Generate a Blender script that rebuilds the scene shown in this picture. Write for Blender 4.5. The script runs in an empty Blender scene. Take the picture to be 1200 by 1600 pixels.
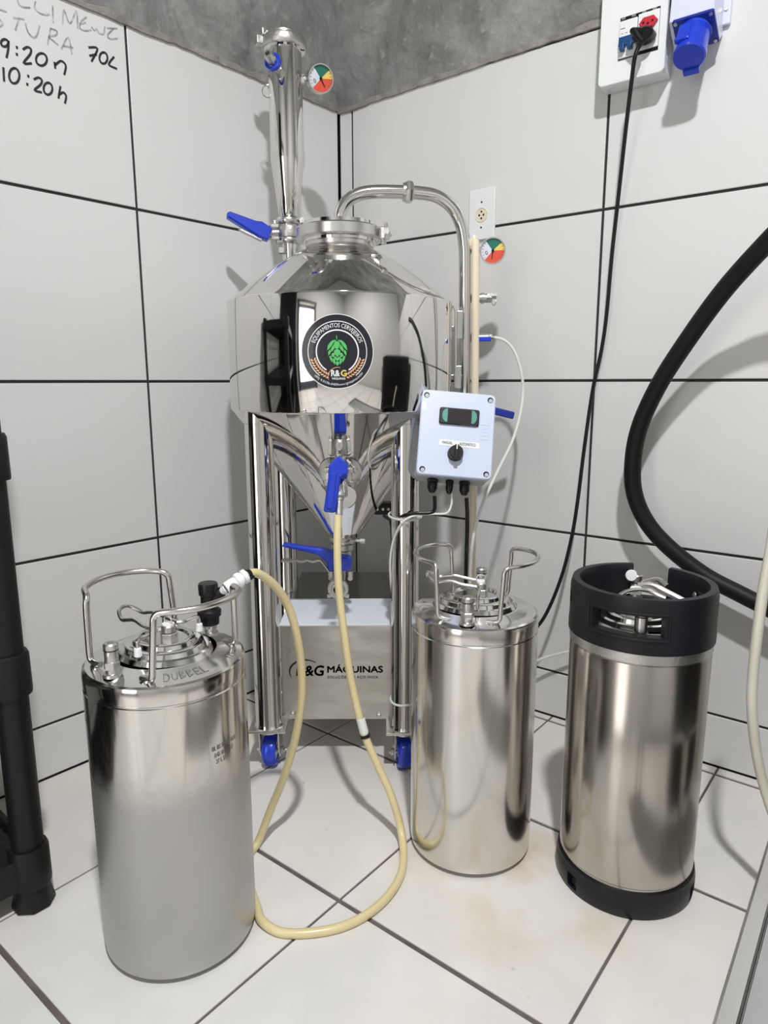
import bpy, bmesh, math, random
from mathutils import Vector, Matrix, noise
from math import sin, cos, pi, radians, sqrt, atan2
random.seed(7)
SC = bpy.context.scene
COL = SC.collection

# ------------------------------------------------------------------ camera
cam = bpy.data.cameras.new('camera')
cam.sensor_fit = 'VERTICAL'; cam.sensor_height = 36.0
cam.lens = 36.0 * 1075.77 / 1600.0
cam.clip_start = 0.02; cam.clip_end = 50
camo = bpy.data.objects.new('camera', cam); COL.objects.link(camo)
camo.matrix_world = Matrix.Translation((0.1247, -2.1, 0.8583)) @ Matrix.Rotation(pi/2 - 0.1869, 4, 'X') @ Matrix.Rotation(-0.0021, 4, 'Z')
SC.camera = camo
# ------------------------------------------------------------------ world, exposure
w = bpy.data.worlds.new('world'); SC.world = w; w.use_nodes = True
w.node_tree.nodes['Background'].inputs[0].default_value = (0.75, 0.82, 1.0, 1)
w.node_tree.nodes['Background'].inputs[1].default_value = 0.1
SC.view_settings.view_transform = 'Standard'; SC.view_settings.look = 'None'
SC.view_settings.gamma = 1.0; SC.view_settings.use_curve_mapping = False
SC.view_settings.exposure = 0.0
# ------------------------------------------------------------------ ceiling lamp and added fill
LAMP = (0.25, -2.30, 2.80)          # round LED panel on the ceiling, facing down
pl = bpy.data.lights.new('ceiling_panel_light', 'AREA'); pl.shape = 'DISK'; pl.size = 0.12
pl.energy = 74; pl.color = (0.99, 0.992, 1.0)
plo = bpy.data.objects.new('ceiling_panel_light', pl); COL.objects.link(plo); plo.location = LAMP
# added fill light, set in the open doorway behind the camera
al = bpy.data.lights.new('doorway_fill', 'AREA'); al.shape = 'RECTANGLE'; al.size = 0.8; al.size_y = 1.9
al.energy = 16; al.color = (1.0, 0.97, 0.92)
alo = bpy.data.objects.new('doorway_fill', al); COL.objects.link(alo)

# ------------------------------------------------------------------ measured paths, in metres
FAINT_STROKES=[[(0.86,1.5653),(0.8576,1.5571),(0.8496,1.5554),(0.8376,1.5591)],[(0.8263,1.5731),(0.8289,1.5629),(0.8211,1.5563),(0.809,1.5568),(0.8018,1.5607)],[(0.7933,1.5773),(0.7952,1.5491)],[(0.7761,1.5532),(0.7713,1.5789),(0.7612,1.5583),(0.746,1.5863),(0.7457,1.5555)],[(0.7259,1.582),(0.7382,1.5695),(0.7411,1.5571),(0.73,1.556),(0.7182,1.5616)],[(0.7393,1.5652),(0.7287,1.5712)],[(0.7158,1.5674),(0.7105,1.5633),(0.7054,1.5683),(0.701,1.5618),(0.6911,1.5635),(0.6872,1.5779)],[(0.6821,1.5773),(0.6597,1.5843)],[(0.668,1.5811),(0.6824,1.5637),(0.6757,1.5592),(0.6612,1.565)],[(0.898,1.52),(0.8907,1.5135),(0.8996,1.5038)],[(0.8948,1.5355),(0.8822,1.5361)],[(0.8699,1.5304),(0.8509,1.5347)],[(0.8603,1.5326),(0.8686,1.5104)],[(0.8489,1.5279),(0.8452,1.5137),(0.8357,1.5085),(0.8282,1.5163),(0.8225,1.533)],[(0.8013,1.5356),(0.8095,1.5061)],[(0.8013,1.5356),(0.7893,1.5358),(0.7919,1.5269),(0.8055,1.5198),(0.7887,1.5113)],[(0.7828,1.5058),(0.7671,1.532),(0.7623,1.5036)],[(0.7778,1.5129),(0.7587,1.5159)]]
DARK_STROKES=[[(0.7249,1.5272),(0.7066,1.5312),(0.7212,1.5033)],[(0.7243,1.5121),(0.7103,1.5192)],[(0.694,1.5281),(0.6902,1.5283),(0.6874,1.5263),(0.686,1.5225),(0.6864,1.5177),(0.6885,1.5128),(0.6918,1.5088),(0.6957,1.5065),(0.6995,1.5064),(0.7023,1.5085),(0.7037,1.5122),(0.7033,1.517),(0.7012,1.5219),(0.6979,1.5258),(0.694,1.5281)],[(0.6715,1.5264),(0.6813,1.5141),(0.683,1.5074),(0.6671,1.5058)],[(0.8901,1.4873),(0.8873,1.4876),(0.8852,1.4866),(0.8842,1.4845),(0.8845,1.4817),(0.886,1.4787),(0.8885,1.4762),(0.8914,1.4746),(0.8942,1.4743),(0.8963,1.4753),(0.8973,1.4775),(0.897,1.4803),(0.8955,1.4832),(0.893,1.4857),(0.8901,1.4873)],[(0.8835,1.4861),(0.8852,1.4727),(0.8896,1.4571)],[(0.8691,1.4816),(0.869,1.4792)],[(0.8703,1.4695),(0.8702,1.467)],[(0.8573,1.4811),(0.8494,1.4874),(0.8429,1.4857),(0.8454,1.4761),(0.859,1.4568),(0.8446,1.4607)],[(0.8232,1.4851),(0.8187,1.4855),(0.8153,1.4836),(0.8136,1.4797),(0.8141,1.4748),(0.8165,1.4696),(0.8206,1.4653),(0.8253,1.4628),(0.8298,1.4625),(0.8332,1.4644),(0.8348,1.4683),(0.8343,1.4732),(0.8319,1.4783),(0.8279,1.4825),(0.8232,1.4851)],[(0.7989,1.4764),(0.7984,1.4669)],[(0.7983,1.4718),(0.7858,1.4834),(0.7766,1.4778),(0.781,1.4608)],[(0.8974,1.4366),(0.8983,1.4144)],[(0.8774,1.4424),(0.8735,1.4423),(0.8706,1.4395),(0.8692,1.4347),(0.8698,1.4286),(0.8722,1.4226),(0.8758,1.4179),(0.8801,1.4154),(0.884,1.4155),(0.8869,1.4183),(0.8882,1.4232),(0.8876,1.4291),(0.8853,1.4351),(0.8816,1.4398),(0.8774,1.4424)],[(0.8525,1.4374),(0.8524,1.4349)],[(0.8556,1.4222),(0.8558,1.4196)],[(0.8416,1.4339),(0.8329,1.4394),(0.827,1.4363),(0.8306,1.4273),(0.8428,1.4144),(0.8301,1.4142)],[(0.8153,1.4356),(0.8116,1.4356),(0.8089,1.4334),(0.8076,1.4295),(0.8081,1.4246),(0.8101,1.4197),(0.8134,1.4158),(0.8173,1.4136),(0.8209,1.4137),(0.8236,1.4159),(0.8249,1.4198),(0.8244,1.4247),(0.8224,1.4295),(0.8191,1.4334),(0.8153,1.4356)],[(0.7912,1.4355),(0.7967,1.4135)],[(0.7947,1.42),(0.7862,1.4264),(0.7809,1.4212),(0.7843,1.4077)]]
BEER=[(-0.1032,-1.0450,0.5506),(-0.0897,-1.0300,0.5526),(-0.0728,-1.0100,0.5447),(-0.0557,-0.9900,0.5200),(-0.0402,-0.9700,0.4808),(-0.0295,-0.9600,0.4331),(-0.0233,-0.9500,0.3697),(-0.0245,-0.9450,0.3004),(-0.0375,-0.9400,0.2227),(-0.0604,-0.9350,0.1428),(-0.0884,-0.9300,0.0711),(-0.1142,-0.9468,0.0080),(-0.1260,-0.9850,0.0080),(-0.1200,-1.0300,0.0080),(-0.1010,-1.0720,0.0080),(-0.0850,-1.1080,0.0080),(-0.0720,-1.1360,0.0080),(-0.0380,-1.1571,0.0060),(0.0124,-1.1572,0.0060),(0.0621,-1.1430,0.0060),(0.1055,-1.1107,0.0060),(0.1398,-1.0613,0.0060),(0.1579,-1.0022,0.0070),(0.1560,-0.9400,0.0266),(0.1380,-0.9300,0.0932),(0.1117,-0.9200,0.1529),(0.0844,-0.9100,0.2190),(0.0620,-0.8950,0.3144),(0.0491,-0.8800,0.4031),(0.0394,-0.8600,0.4838),(0.0368,-0.8400,0.5590),(0.0375,-0.8200,0.6102)]
JOINT=[(0.0797,-0.9070,0.2407),(0.0891,-0.9120,0.2045)]
GAS=[(0.3740,-0.5000,0.9565),(0.4003,-0.5000,0.9480),(0.4229,-0.5000,0.9212),(0.4390,-0.5000,0.8742),(0.4435,-0.5000,0.8311),(0.4340,-0.5200,0.7812),(0.4128,-0.5500,0.7256),(0.3747,-0.6000,0.6669),(0.3409,-0.6400,0.6097),(0.3228,-0.6600,0.5647),(0.3143,-0.6600,0.5156),(0.3139,-0.6400,0.4532),(0.3164,-0.6200,0.3884)]
CREAM=[(0.3275,-0.5000,1.1592),(0.3306,-0.5000,1.0220),(0.3330,-0.5000,0.8529),(0.3348,-0.5000,0.7066),(0.3352,-0.5000,0.5552),(0.3355,-0.5000,0.3984),(0.3345,-0.5000,0.3016)]
CABLE=[(0.6350,-0.5981,1.5156),(0.6202,-0.6057,1.4886),(0.6199,-0.5928,1.4479),(0.6250,-0.5588,1.3712),(0.6287,-0.5237,1.2439),(0.6265,-0.5094,1.1288),(0.6231,-0.5068,1.0069),(0.6174,-0.5024,0.9306),(0.6050,-0.4928,0.8379),(0.5920,-0.4954,0.7057),(0.5804,-0.5053,0.5863),(0.5673,-0.5142,0.4959),(0.5443,-0.5217,0.3963),(0.5091,-0.5198,0.3001),(0.4690,-0.5014,0.2361),(0.4276,-0.4821,0.1613)]
BLACKHOSE=[(0.8441,-0.9051,1.1499),(0.8165,-0.8585,1.1257),(0.7942,-0.8159,1.0891),(0.7623,-0.7534,1.0241),(0.7261,-0.7001,0.9397),(0.6930,-0.6556,0.8526),(0.6703,-0.6254,0.7655),(0.6642,-0.6144,0.6890),(0.6717,-0.6139,0.6188),(0.6975,-0.6274,0.5572),(0.7395,-0.6536,0.5061),(0.8010,-0.6948,0.4561),(0.8612,-0.7413,0.4257),(0.9272,-0.7923,0.3953),(0.9891,-0.8402,0.3667)]
CLEAR=[(0.7247,-1.0655,0.6713),(0.7129,-1.0816,0.6050),(0.7043,-1.0877,0.5410),(0.6978,-1.0953,0.4665),(0.6980,-1.0954,0.4035),(0.7009,-1.0977,0.3510),(0.7146,-1.0956,0.2843),(0.7334,-1.0975,0.2183),(0.7526,-1.1124,0.1602),(0.7728,-1.1280,0.1259)]
WHITEH=[(0.4827,-0.4489,0.1469),(0.5191,-0.4643,0.1706),(0.5679,-0.4894,0.1978),(0.6340,-0.5278,0.2265),(0.7184,-0.5930,0.2242)]
LEFTBLK=[(0.2275,-0.7200,0.6302),(0.2278,-0.7200,0.6037),(0.2188,-0.7200,0.5958),(0.1900,-0.7200,0.5945),(0.1642,-0.7100,0.5873),(0.1411,-0.6600,0.5692),(0.1247,-0.5000,0.5464)]
WHT=[(0.2625,-0.7200,0.6367),(0.2616,-0.7200,0.6103),(0.2514,-0.7200,0.5944),(0.2227,-0.7200,0.5931),(0.1901,-0.7200,0.5905),(0.1640,-0.7200,0.5772),(0.1460,-0.7000,0.5392),(0.1380,-0.6900,0.4954),(0.1381,-0.6800,0.4435),(0.1439,-0.6600,0.4015),(0.1602,-0.6200,0.3663)]
RBLK=[(0.2926,-0.7200,0.6261),(0.2945,-0.7200,0.5969),(0.2953,-0.7200,0.5569),(0.2948,-0.7200,0.5164),(0.2970,-0.7000,0.4559),(0.2982,-0.6800,0.3787)]
CB=dict(o=(0.1876,-0.7600,0.6813),r=(0.9962,0.0000,-0.0873),u=(0.0821,0.3409,0.9365),n=(0.0298,-0.9401,0.3396))
BENCH=[Vector((0.4134,-1.5863,0.30)),Vector((0.6009,-1.3352,0.30))]

# ------------------------------------------------------------------ materials
def mat(name, col, rough=0.5, metal=0.0, bump=0.0, bscale=40, bstretch=(1,1,1), var=0.0, vscale=6, col2=None, coat=0.0, trans=0.0, spec=0.5, rvar=0.0, gen=None):
    m = bpy.data.materials.new(name); m.use_nodes = True
    nt = m.node_tree; n = nt.nodes; L = nt.links; b = n['Principled BSDF']
    c4 = tuple(col) + (1,)
    b.inputs['Base Color'].default_value = c4
    b.inputs['Roughness'].default_value = rough
    b.inputs['Metallic'].default_value = metal
    b.inputs['Specular IOR Level'].default_value = spec
    b.inputs['Coat Weight'].default_value = coat
    b.inputs['Transmission Weight'].default_value = trans
    tc = n.new('ShaderNodeTexCoord'); mp = n.new('ShaderNodeMapping'); L.new(tc.outputs['Object'], mp.inputs[0])
    mp.inputs['Scale'].default_value = bstretch
    ns = n.new('ShaderNodeTexNoise'); ns.inputs['Scale'].default_value = vscale; ns.inputs['Detail'].default_value = 5
    L.new(mp.outputs[0], ns.inputs['Vector'])
    mx = n.new('ShaderNodeMixRGB'); mx.inputs[1].default_value = c4
    c2 = col2 if col2 else tuple(x * 0.75 for x in col)
    mx.inputs[2].default_value = tuple(c2) + (1,)
    rp = n.new('ShaderNodeMapRange'); rp.inputs[1].default_value = 0.38; rp.inputs[2].default_value = 0.68; rp.inputs[3].default_value = 0; rp.inputs[4].default_value = var
    L.new(ns.outputs[0], rp.inputs[0]); L.new(rp.outputs[0], mx.inputs[0]); L.new(mx.outputs[0], b.inputs['Base Color'])
    if rvar:
        rr = n.new('ShaderNodeMapRange'); rr.inputs[1].default_value = 0.35; rr.inputs[2].default_value = 0.7
        rr.inputs[3].default_value = rough; rr.inputs[4].default_value = rough + rvar
        L.new(ns.outputs[0], rr.inputs[0]); L.new(rr.outputs[0], b.inputs['Roughness'])
    if bump:
        nb = n.new('ShaderNodeTexNoise'); nb.inputs['Scale'].default_value = bscale; nb.inputs['Detail'].default_value = 3
        L.new(mp.outputs[0], nb.inputs['Vector'])
        bp = n.new('ShaderNodeBump'); bp.inputs['Strength'].default_value = bump; bp.inputs['Distance'].default_value = 0.002
        L.new(nb.outputs[0], bp.inputs['Height']); L.new(bp.outputs[0], b.inputs['Normal'])
    return m
M = {}
M['mirror'] = mat('polished_steel', (0.74, 0.725, 0.70), 0.035, 1, bump=0.05, bscale=5, var=0.15, rvar=0.03)
M['legsteel'] = mat('tube_steel', (0.72, 0.70, 0.67), 0.07, 1, bump=0.12, bscale=14, bstretch=(1,1,0.15), rvar=0.05)
M['pipe'] = mat('pipe_steel', (0.72, 0.71, 0.69), 0.13, 1, bump=0.05, bscale=20)
M['clamp'] = mat('satin_steel', (0.66, 0.65, 0.63), 0.26, 1, bump=0.1, bscale=60)
M['castst'] = mat('cast_steel', (0.60, 0.59, 0.57), 0.36, 1, bump=0.25, bscale=200)
M['film'] = mat('filmed_steel_cover', (0.80, 0.85, 0.93), 0.35, 0.1, bump=0.1, bscale=30, bstretch=(1,0.2,1))
M['darksheet'] = mat('dull_cover_steel', (0.40, 0.385, 0.37), 0.22, 1, bump=0.1, bscale=30, bstretch=(1,0.2,1), var=0.4)
M['sheet'] = mat('sheet_steel', (0.60, 0.59, 0.56), 0.27, 1, bump=0.06, bscale=8, bstretch=(1,1,3), var=0.55, vscale=13, col2=(0.47,0.45,0.41), rvar=0.16)
M['benchsteel'] = mat('wavy_bench_steel', (0.52, 0.53, 0.54), 0.10, 1, bump=0.55, bscale=5, var=0.5, vscale=5, rvar=0.1)
M['keg'] = mat('keg_steel', (0.70, 0.68, 0.645), 0.13, 1, bump=0.42, bscale=15, bstretch=(1,1,0.045), var=0.3, vscale=10, rvar=0.08)
M['kegtop'] = mat('keg_top_steel', (0.72, 0.71, 0.69), 0.10, 1, bump=0.12, bscale=14, rvar=0.06)
M['kegold'] = mat('worn_keg_steel', (0.50, 0.475, 0.435), 0.14, 1, bump=0.45, bscale=13, bstretch=(1,1,0.10), var=0.6, vscale=14, col2=(0.36,0.335,0.30), rvar=0.14)
M['wire'] = mat('wire_steel', (0.68, 0.66, 0.64), 0.22, 1)
M['blue'] = mat('blue_plastic', (0.012, 0.045, 0.55), 0.28, coat=0.3)
M['darkblue'] = mat('dark_blue_plastic', (0.012, 0.03, 0.30), 0.3)
M['black'] = mat('black_plastic', (0.007, 0.0075, 0.009), 0.33, spec=0.35)
M['rubber'] = mat('black_rubber', (0.008, 0.009, 0.012), 0.42, bump=0.2, bscale=90, var=0.4, col2=(0.014,0.015,0.018), spec=0.3)
M['shelf'] = mat('shelf_plastic', (0.007, 0.0075, 0.009), 0.45, bump=0.3, bscale=150, spec=0.3)
M['cable'] = mat('cable_rubber', (0.006, 0.006, 0.007), 0.35, spec=0.35)
M['grip'] = mat('dusty_hose_rubber', (0.007, 0.007, 0.008), 0.5, bump=0.2, bscale=120, spec=0.25)
M['white'] = mat('white_plastic', (0.80, 0.82, 0.83), 0.35)
M['socketwhite'] = mat('cool_white_plastic', (0.66, 0.69, 0.86), 0.3)
M['boxgrey'] = mat('light_grey_plastic', (0.56, 0.62, 0.78), 0.34)
M['boxgreyd'] = mat('grey_plastic_base', (0.42, 0.44, 0.47), 0.45)
M['red'] = mat('red_plastic', (0.55, 0.03, 0.045), 0.35)
M['brkblue'] = mat('breaker_blue', (0.012, 0.065, 0.19), 0.35)
M['glass'] = mat('display_dark', (0.035, 0.03, 0.032), 0.08, coat=0.5)
M['teal'] = mat('teal_print', (0.05, 0.27, 0.22), 0.4)
M['ink'] = mat('marker_ink', (0.018, 0.018, 0.022), 0.6)
M['inkgrey'] = mat('faded_marker_ink', (0.25, 0.25, 0.25), 0.7, var=1.0, vscale=90, col2=(0.55,0.55,0.54))
M['inketch'] = mat('etched_mark', (0.30, 0.29, 0.27), 0.55, 0.6)
M['ink2'] = mat('grey_label_ink', (0.13, 0.13, 0.14), 0.6)
M['paper'] = mat('paper_label', (0.78, 0.80, 0.80), 0.6)
M['hose'] = mat('milky_yellow_hose', (0.68, 0.58, 0.33), 0.3, coat=0.3, var=0.3, col2=(0.60,0.49,0.25), vscale=20)
M['cream'] = mat('cream_tube', (0.78, 0.70, 0.54), 0.3, coat=0.3)
M['clear'] = mat('clear_hose', (0.74, 0.75, 0.72), 0.25, coat=0.4)
M['clearg'] = mat('aged_clear_hose', (0.62, 0.60, 0.50), 0.28, coat=0.4)
M['tie'] = mat('nylon_tie', (0.62, 0.62, 0.58), 0.4)
M['sblack'] = mat('sticker_black', (0.012, 0.014, 0.022), 0.22)
M['swhite'] = mat('sticker_white', (0.82, 0.83, 0.85), 0.3)
M['sgreen'] = mat('sticker_green', (0.10, 0.50, 0.14), 0.3)
M['sorange'] = mat('sticker_wheat', (0.85, 0.47, 0.25), 0.3)
M['syellow'] = mat('sticker_gold', (0.80, 0.62, 0.16), 0.3)
M['ggreen'] = mat('gauge_green', (0.02, 0.16, 0.12), 0.35)
M['gyellow'] = mat('gauge_yellow', (0.80, 0.62, 0.14), 0.35)
M['gred'] = mat('gauge_red', (0.72, 0.09, 0.05), 0.35)
M['gwhite'] = mat('gauge_white', (0.68, 0.71, 0.80), 0.35)
M['logo'] = mat('dark_cut_logo', (0.015, 0.015, 0.015), 0.3)
M['grout'] = mat('black_grout', (0.022, 0.021, 0.022), 0.8, bump=0.5, bscale=200)
M['floorgrout'] = mat('dirty_grout', (0.085, 0.075, 0.072), 0.85, bump=0.5, bscale=200, var=1, col2=(0.16,0.14,0.13), vscale=14)
M['walltile'] = mat('wall_tile', (0.70, 0.698, 0.692), 0.33, bump=0.10, bscale=7, var=0.5, vscale=3.5, col2=(0.665,0.66,0.65))
M['plaster'] = mat('painted_plaster', (0.55, 0.545, 0.53), 0.6, bump=0.2, bscale=60)
M['ceil'] = mat('ceiling_plaster', (0.60, 0.60, 0.59), 0.8, bump=0.2, bscale=30)
M['door'] = mat('dark_door', (0.03, 0.028, 0.03), 0.5)
M['bulb'] = mat('bulb_shell', (0.8, 0.8, 0.8), 0.4)

def concrete_mat():
    m = mat('raw_concrete', (0.245, 0.25, 0.24), 0.85); nt = m.node_tree; n = nt.nodes; L = nt.links; b = n['Principled BSDF']
    tc = n.new('ShaderNodeTexCoord')
    a = n.new('ShaderNodeTexNoise'); a.inputs['Scale'].default_value = 5; a.inputs['Detail'].default_value = 9; a.inputs['Roughness'].default_value = 0.66; a.inputs['Distortion'].default_value = 0.6
    L.new(tc.outputs['Object'], a.inputs['Vector'])
    r = n.new('ShaderNodeValToRGB'); L.new(a.outputs[0], r.inputs[0])
    e = r.color_ramp.elements; e[0].position = 0.34; e[0].color = (0.10, 0.10, 0.092, 1); e[1].position = 0.66; e[1].color = (0.34, 0.35, 0.335, 1)
    x = r.color_ramp.elements.new(0.5); x.color = (0.205, 0.215, 0.205, 1)
    # darker vertical streaks and light flecks that belong to the cast surface
    mp = n.new('ShaderNodeMapping'); mp.inputs['Scale'].default_value = (9, 9, 1.3); L.new(tc.outputs['Object'], mp.inputs[0])
    s = n.new('ShaderNodeTexNoise'); s.inputs['Scale'].default_value = 1.6; s.inputs['Detail'].default_value = 6; L.new(mp.outputs[0], s.inputs['Vector'])
    sr = n.new('ShaderNodeMapRange'); sr.inputs[1].default_value = 0.42; sr.inputs[2].default_value = 0.62; sr.inputs[3].default_value = 0.0; sr.inputs[4].default_value = 0.55
    L.new(s.outputs[0], sr.inputs[0])
    mx = n.new('ShaderNodeMixRGB'); mx.inputs[2].default_value = (0.26, 0.27, 0.26, 1); L.new(sr.outputs[0], mx.inputs[0]); L.new(r.outputs[0], mx.inputs[1])
    f = n.new('ShaderNodeTexNoise'); f.inputs['Scale'].default_value = 38; f.inputs['Detail'].default_value = 6; L.new(tc.outputs['Object'], f.inputs['Vector'])
    fr = n.new('ShaderNodeMapRange'); fr.inputs[1].default_value = 0.6; fr.inputs[2].default_value = 0.72; fr.inputs[3].default_value = 0; fr.inputs[4].default_value = 0.5
    L.new(f.outputs[0], fr.inputs[0])
    m2 = n.new('ShaderNodeMixRGB'); m2.inputs[2].default_value = (0.42, 0.43, 0.41, 1); L.new(fr.outputs[0], m2.inputs[0]); L.new(mx.outputs[0], m2.inputs[1])
    L.new(m2.outputs[0], b.inputs['Base Color'])
    ad = n.new('ShaderNodeMath'); ad.operation = 'ADD'; L.new(a.outputs[0], ad.inputs[0]); L.new(f.outputs[0], ad.inputs[1])
    bp = n.new('ShaderNodeBump'); bp.inputs['Strength'].default_value = 0.7; bp.inputs['Distance'].default_value = 0.008
    L.new(ad.outputs[0], bp.inputs['Height']); L.new(bp.outputs[0], b.inputs['Normal'])
    return m
M['concrete'] = concrete_mat()
M['mortaredge'] = mat('rough_mortar_edge', (0.36, 0.33, 0.30), 0.9, bump=1.0, bscale=120, var=1, vscale=25, col2=(0.22,0.21,0.20))

def floor_mat():
    m = mat('floor_tile', (0.60, 0.595, 0.57), 0.30); nt = m.node_tree; n = nt.nodes; L = nt.links; b = n['Principled BSDF']
    tc = n.new('ShaderNodeTexCoord'); src = tc.outputs['Object']
    a = n.new('ShaderNodeTexNoise'); a.inputs['Scale'].default_value = 6; a.inputs['Detail'].default_value = 7; a.inputs['Roughness'].default_value = 0.6; L.new(src, a.inputs['Vector'])
    r = n.new('ShaderNodeValToRGB'); L.new(a.outputs[0], r.inputs[0]); e = r.color_ramp.elements
    e[0].position = 0.35; e[0].color = (0.64, 0.63, 0.605, 1); e[1].position = 0.7; e[1].color = (0.72, 0.705, 0.675, 1)
    # brown rust stain with its own shape between the two kegs
    mp = n.new('ShaderNodeMapping'); mp.inputs['Location'].default_value = (-0.37, 1.02, 0); mp.inputs['Scale'].default_value = (1.0, 1.0, 1)
    L.new(src, mp.inputs[0])
    g = n.new('ShaderNodeVectorMath'); g.operation = 'LENGTH'; L.new(mp.outputs[0], g.inputs[0])
    gr = n.new('ShaderNodeMapRange'); gr.inputs[1].default_value = 0.05; gr.inputs[2].default_value = 0.26; gr.inputs[3].default_value = 1; gr.inputs[4].default_value = 0; L.new(g.outputs['Value'], gr.inputs[0])
    s = n.new('ShaderNodeTexNoise'); s.inputs['Scale'].default_value = 9; s.inputs['Detail'].default_value = 8; L.new(src, s.inputs['Vector'])
    sr = n.new('ShaderNodeMapRange'); sr.inputs[1].default_value = 0.45; sr.inputs[2].default_value = 0.7; L.new(s.outputs[0], sr.inputs[0])
    mu = n.new('ShaderNodeMath'); mu.operation = 'MULTIPLY'; L.new(gr.outputs[0], mu.inputs[0]); L.new(sr.outputs[0], mu.inputs[1])
    mx = n.new('ShaderNodeMixRGB'); mx.inputs[2].default_value = (0.50, 0.36, 0.24, 1); L.new(mu.outputs[0], mx.inputs[0]); L.new(r.outputs[0], mx.inputs[1])
    # warmer dirt film towards the right of the floor
    wn = n.new('ShaderNodeTexNoise'); wn.inputs['Scale'].default_value = 1.1; L.new(src, wn.inputs['Vector'])
    wr = n.new('ShaderNodeMapRange'); wr.inputs[1].default_value = 0.4; wr.inputs[2].default_value = 0.6; wr.inputs[4].default_value = 0.6; L.new(wn.outputs[0], wr.inputs[0])
    m3 = n.new('ShaderNodeMixRGB'); m3.inputs[2].default_value = (0.69, 0.65, 0.59, 1); L.new(wr.outputs[0], m3.inputs[0]); L.new(mx.outputs[0], m3.inputs[1])
    # specks
    v = n.new('ShaderNodeTexVoronoi'); v.inputs['Scale'].default_value = 16; v.inputs['Randomness'].default_value = 1; L.new(src, v.inputs['Vector'])
    vr = n.new('ShaderNodeMapRange'); vr.inputs[1].default_value = 0.035; vr.inputs[2].default_value = 0.06; vr.inputs[3].default_value = 0.65; vr.inputs[4].default_value = 0; L.new(v.outputs['Distance'], vr.inputs[0])
    vn = n.new('ShaderNodeMath'); vn.operation = 'MULTIPLY'; L.new(vr.outputs[0], vn.inputs[0]); L.new(sr.outputs[0], vn.inputs[1])
    m4 = n.new('ShaderNodeMixRGB'); m4.inputs[2].default_value = (0.2, 0.17, 0.14, 1); L.new(vn.outputs[0], m4.inputs[0]); L.new(m3.outputs[0], m4.inputs[1])
    L.new(m4.outputs[0], b.inputs['Base Color'])
    rr = n.new('ShaderNodeMapRange'); rr.inputs[3].default_value = 0.22; rr.inputs[4].default_value = 0.42; L.new(a.outputs[0], rr.inputs[0]); L.new(rr.outputs[0], b.inputs['Roughness'])
    bp = n.new('ShaderNodeBump'); bp.inputs['Strength'].default_value = 0.15; bp.inputs['Distance'].default_value = 0.002; L.new(a.outputs[0], bp.inputs['Height']); L.new(bp.outputs[0], b.inputs['Normal'])
    return m
M['floortile'] = floor_mat()

def frosted_keg_mat():
    """steel that is misted and dull below the level of the cold beer inside"""
    m = mat('misted_keg_steel', (0.70, 0.68, 0.645), 0.13, 1, bump=0.38, bscale=15, bstretch=(1,1,0.045)); nt = m.node_tree; n = nt.nodes; L = nt.links; b = n['Principled BSDF']
    tc = n.new('ShaderNodeTexCoord'); sp = n.new('ShaderNodeSeparateXYZ'); L.new(tc.outputs['Object'], sp.inputs[0])
    ns = n.new('ShaderNodeTexNoise'); ns.inputs['Scale'].default_value = 60; ns.inputs['Detail'].default_value = 6; L.new(tc.outputs['Object'], ns.inputs['Vector'])
    ml = n.new('ShaderNodeMath'); ml.operation = 'MULTIPLY_ADD'; ml.inputs[1].default_value = 0.035; L.new(ns.outputs[0], ml.inputs[0]); L.new(sp.outputs[2], ml.inputs[2])
    r = n.new('ShaderNodeMapRange'); r.inputs[1].default_value = 0.285; r.inputs[2].default_value = 0.355; r.interpolation_type = 'SMOOTHSTEP'; r.inputs[3].default_value = 1; r.inputs[4].default_value = 0; L.new(ml.outputs[0], r.inputs[0])
    rr = n.new('ShaderNodeMapRange'); rr.inputs[3].default_value = 0.13; rr.inputs[4].default_value = 0.40; L.new(r.outputs[0], rr.inputs[0]); L.new(rr.outputs[0], b.inputs['Roughness'])
    mr = n.new('ShaderNodeMapRange'); mr.inputs[3].default_value = 1.0; mr.inputs[4].default_value = 0.78; L.new(r.outputs[0], mr.inputs[0]); L.new(mr.outputs[0], b.inputs['Metallic'])
    mx = n.new('ShaderNodeMixRGB'); mx.inputs[1].default_value = (0.70, 0.68, 0.645, 1); mx.inputs[2].default_value = (0.46, 0.455, 0.445, 1); L.new(r.outputs[0], mx.inputs[0]); L.new(mx.outputs[0], b.inputs['Base Color'])
    return m
M['kegmist'] = frosted_keg_mat()

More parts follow.
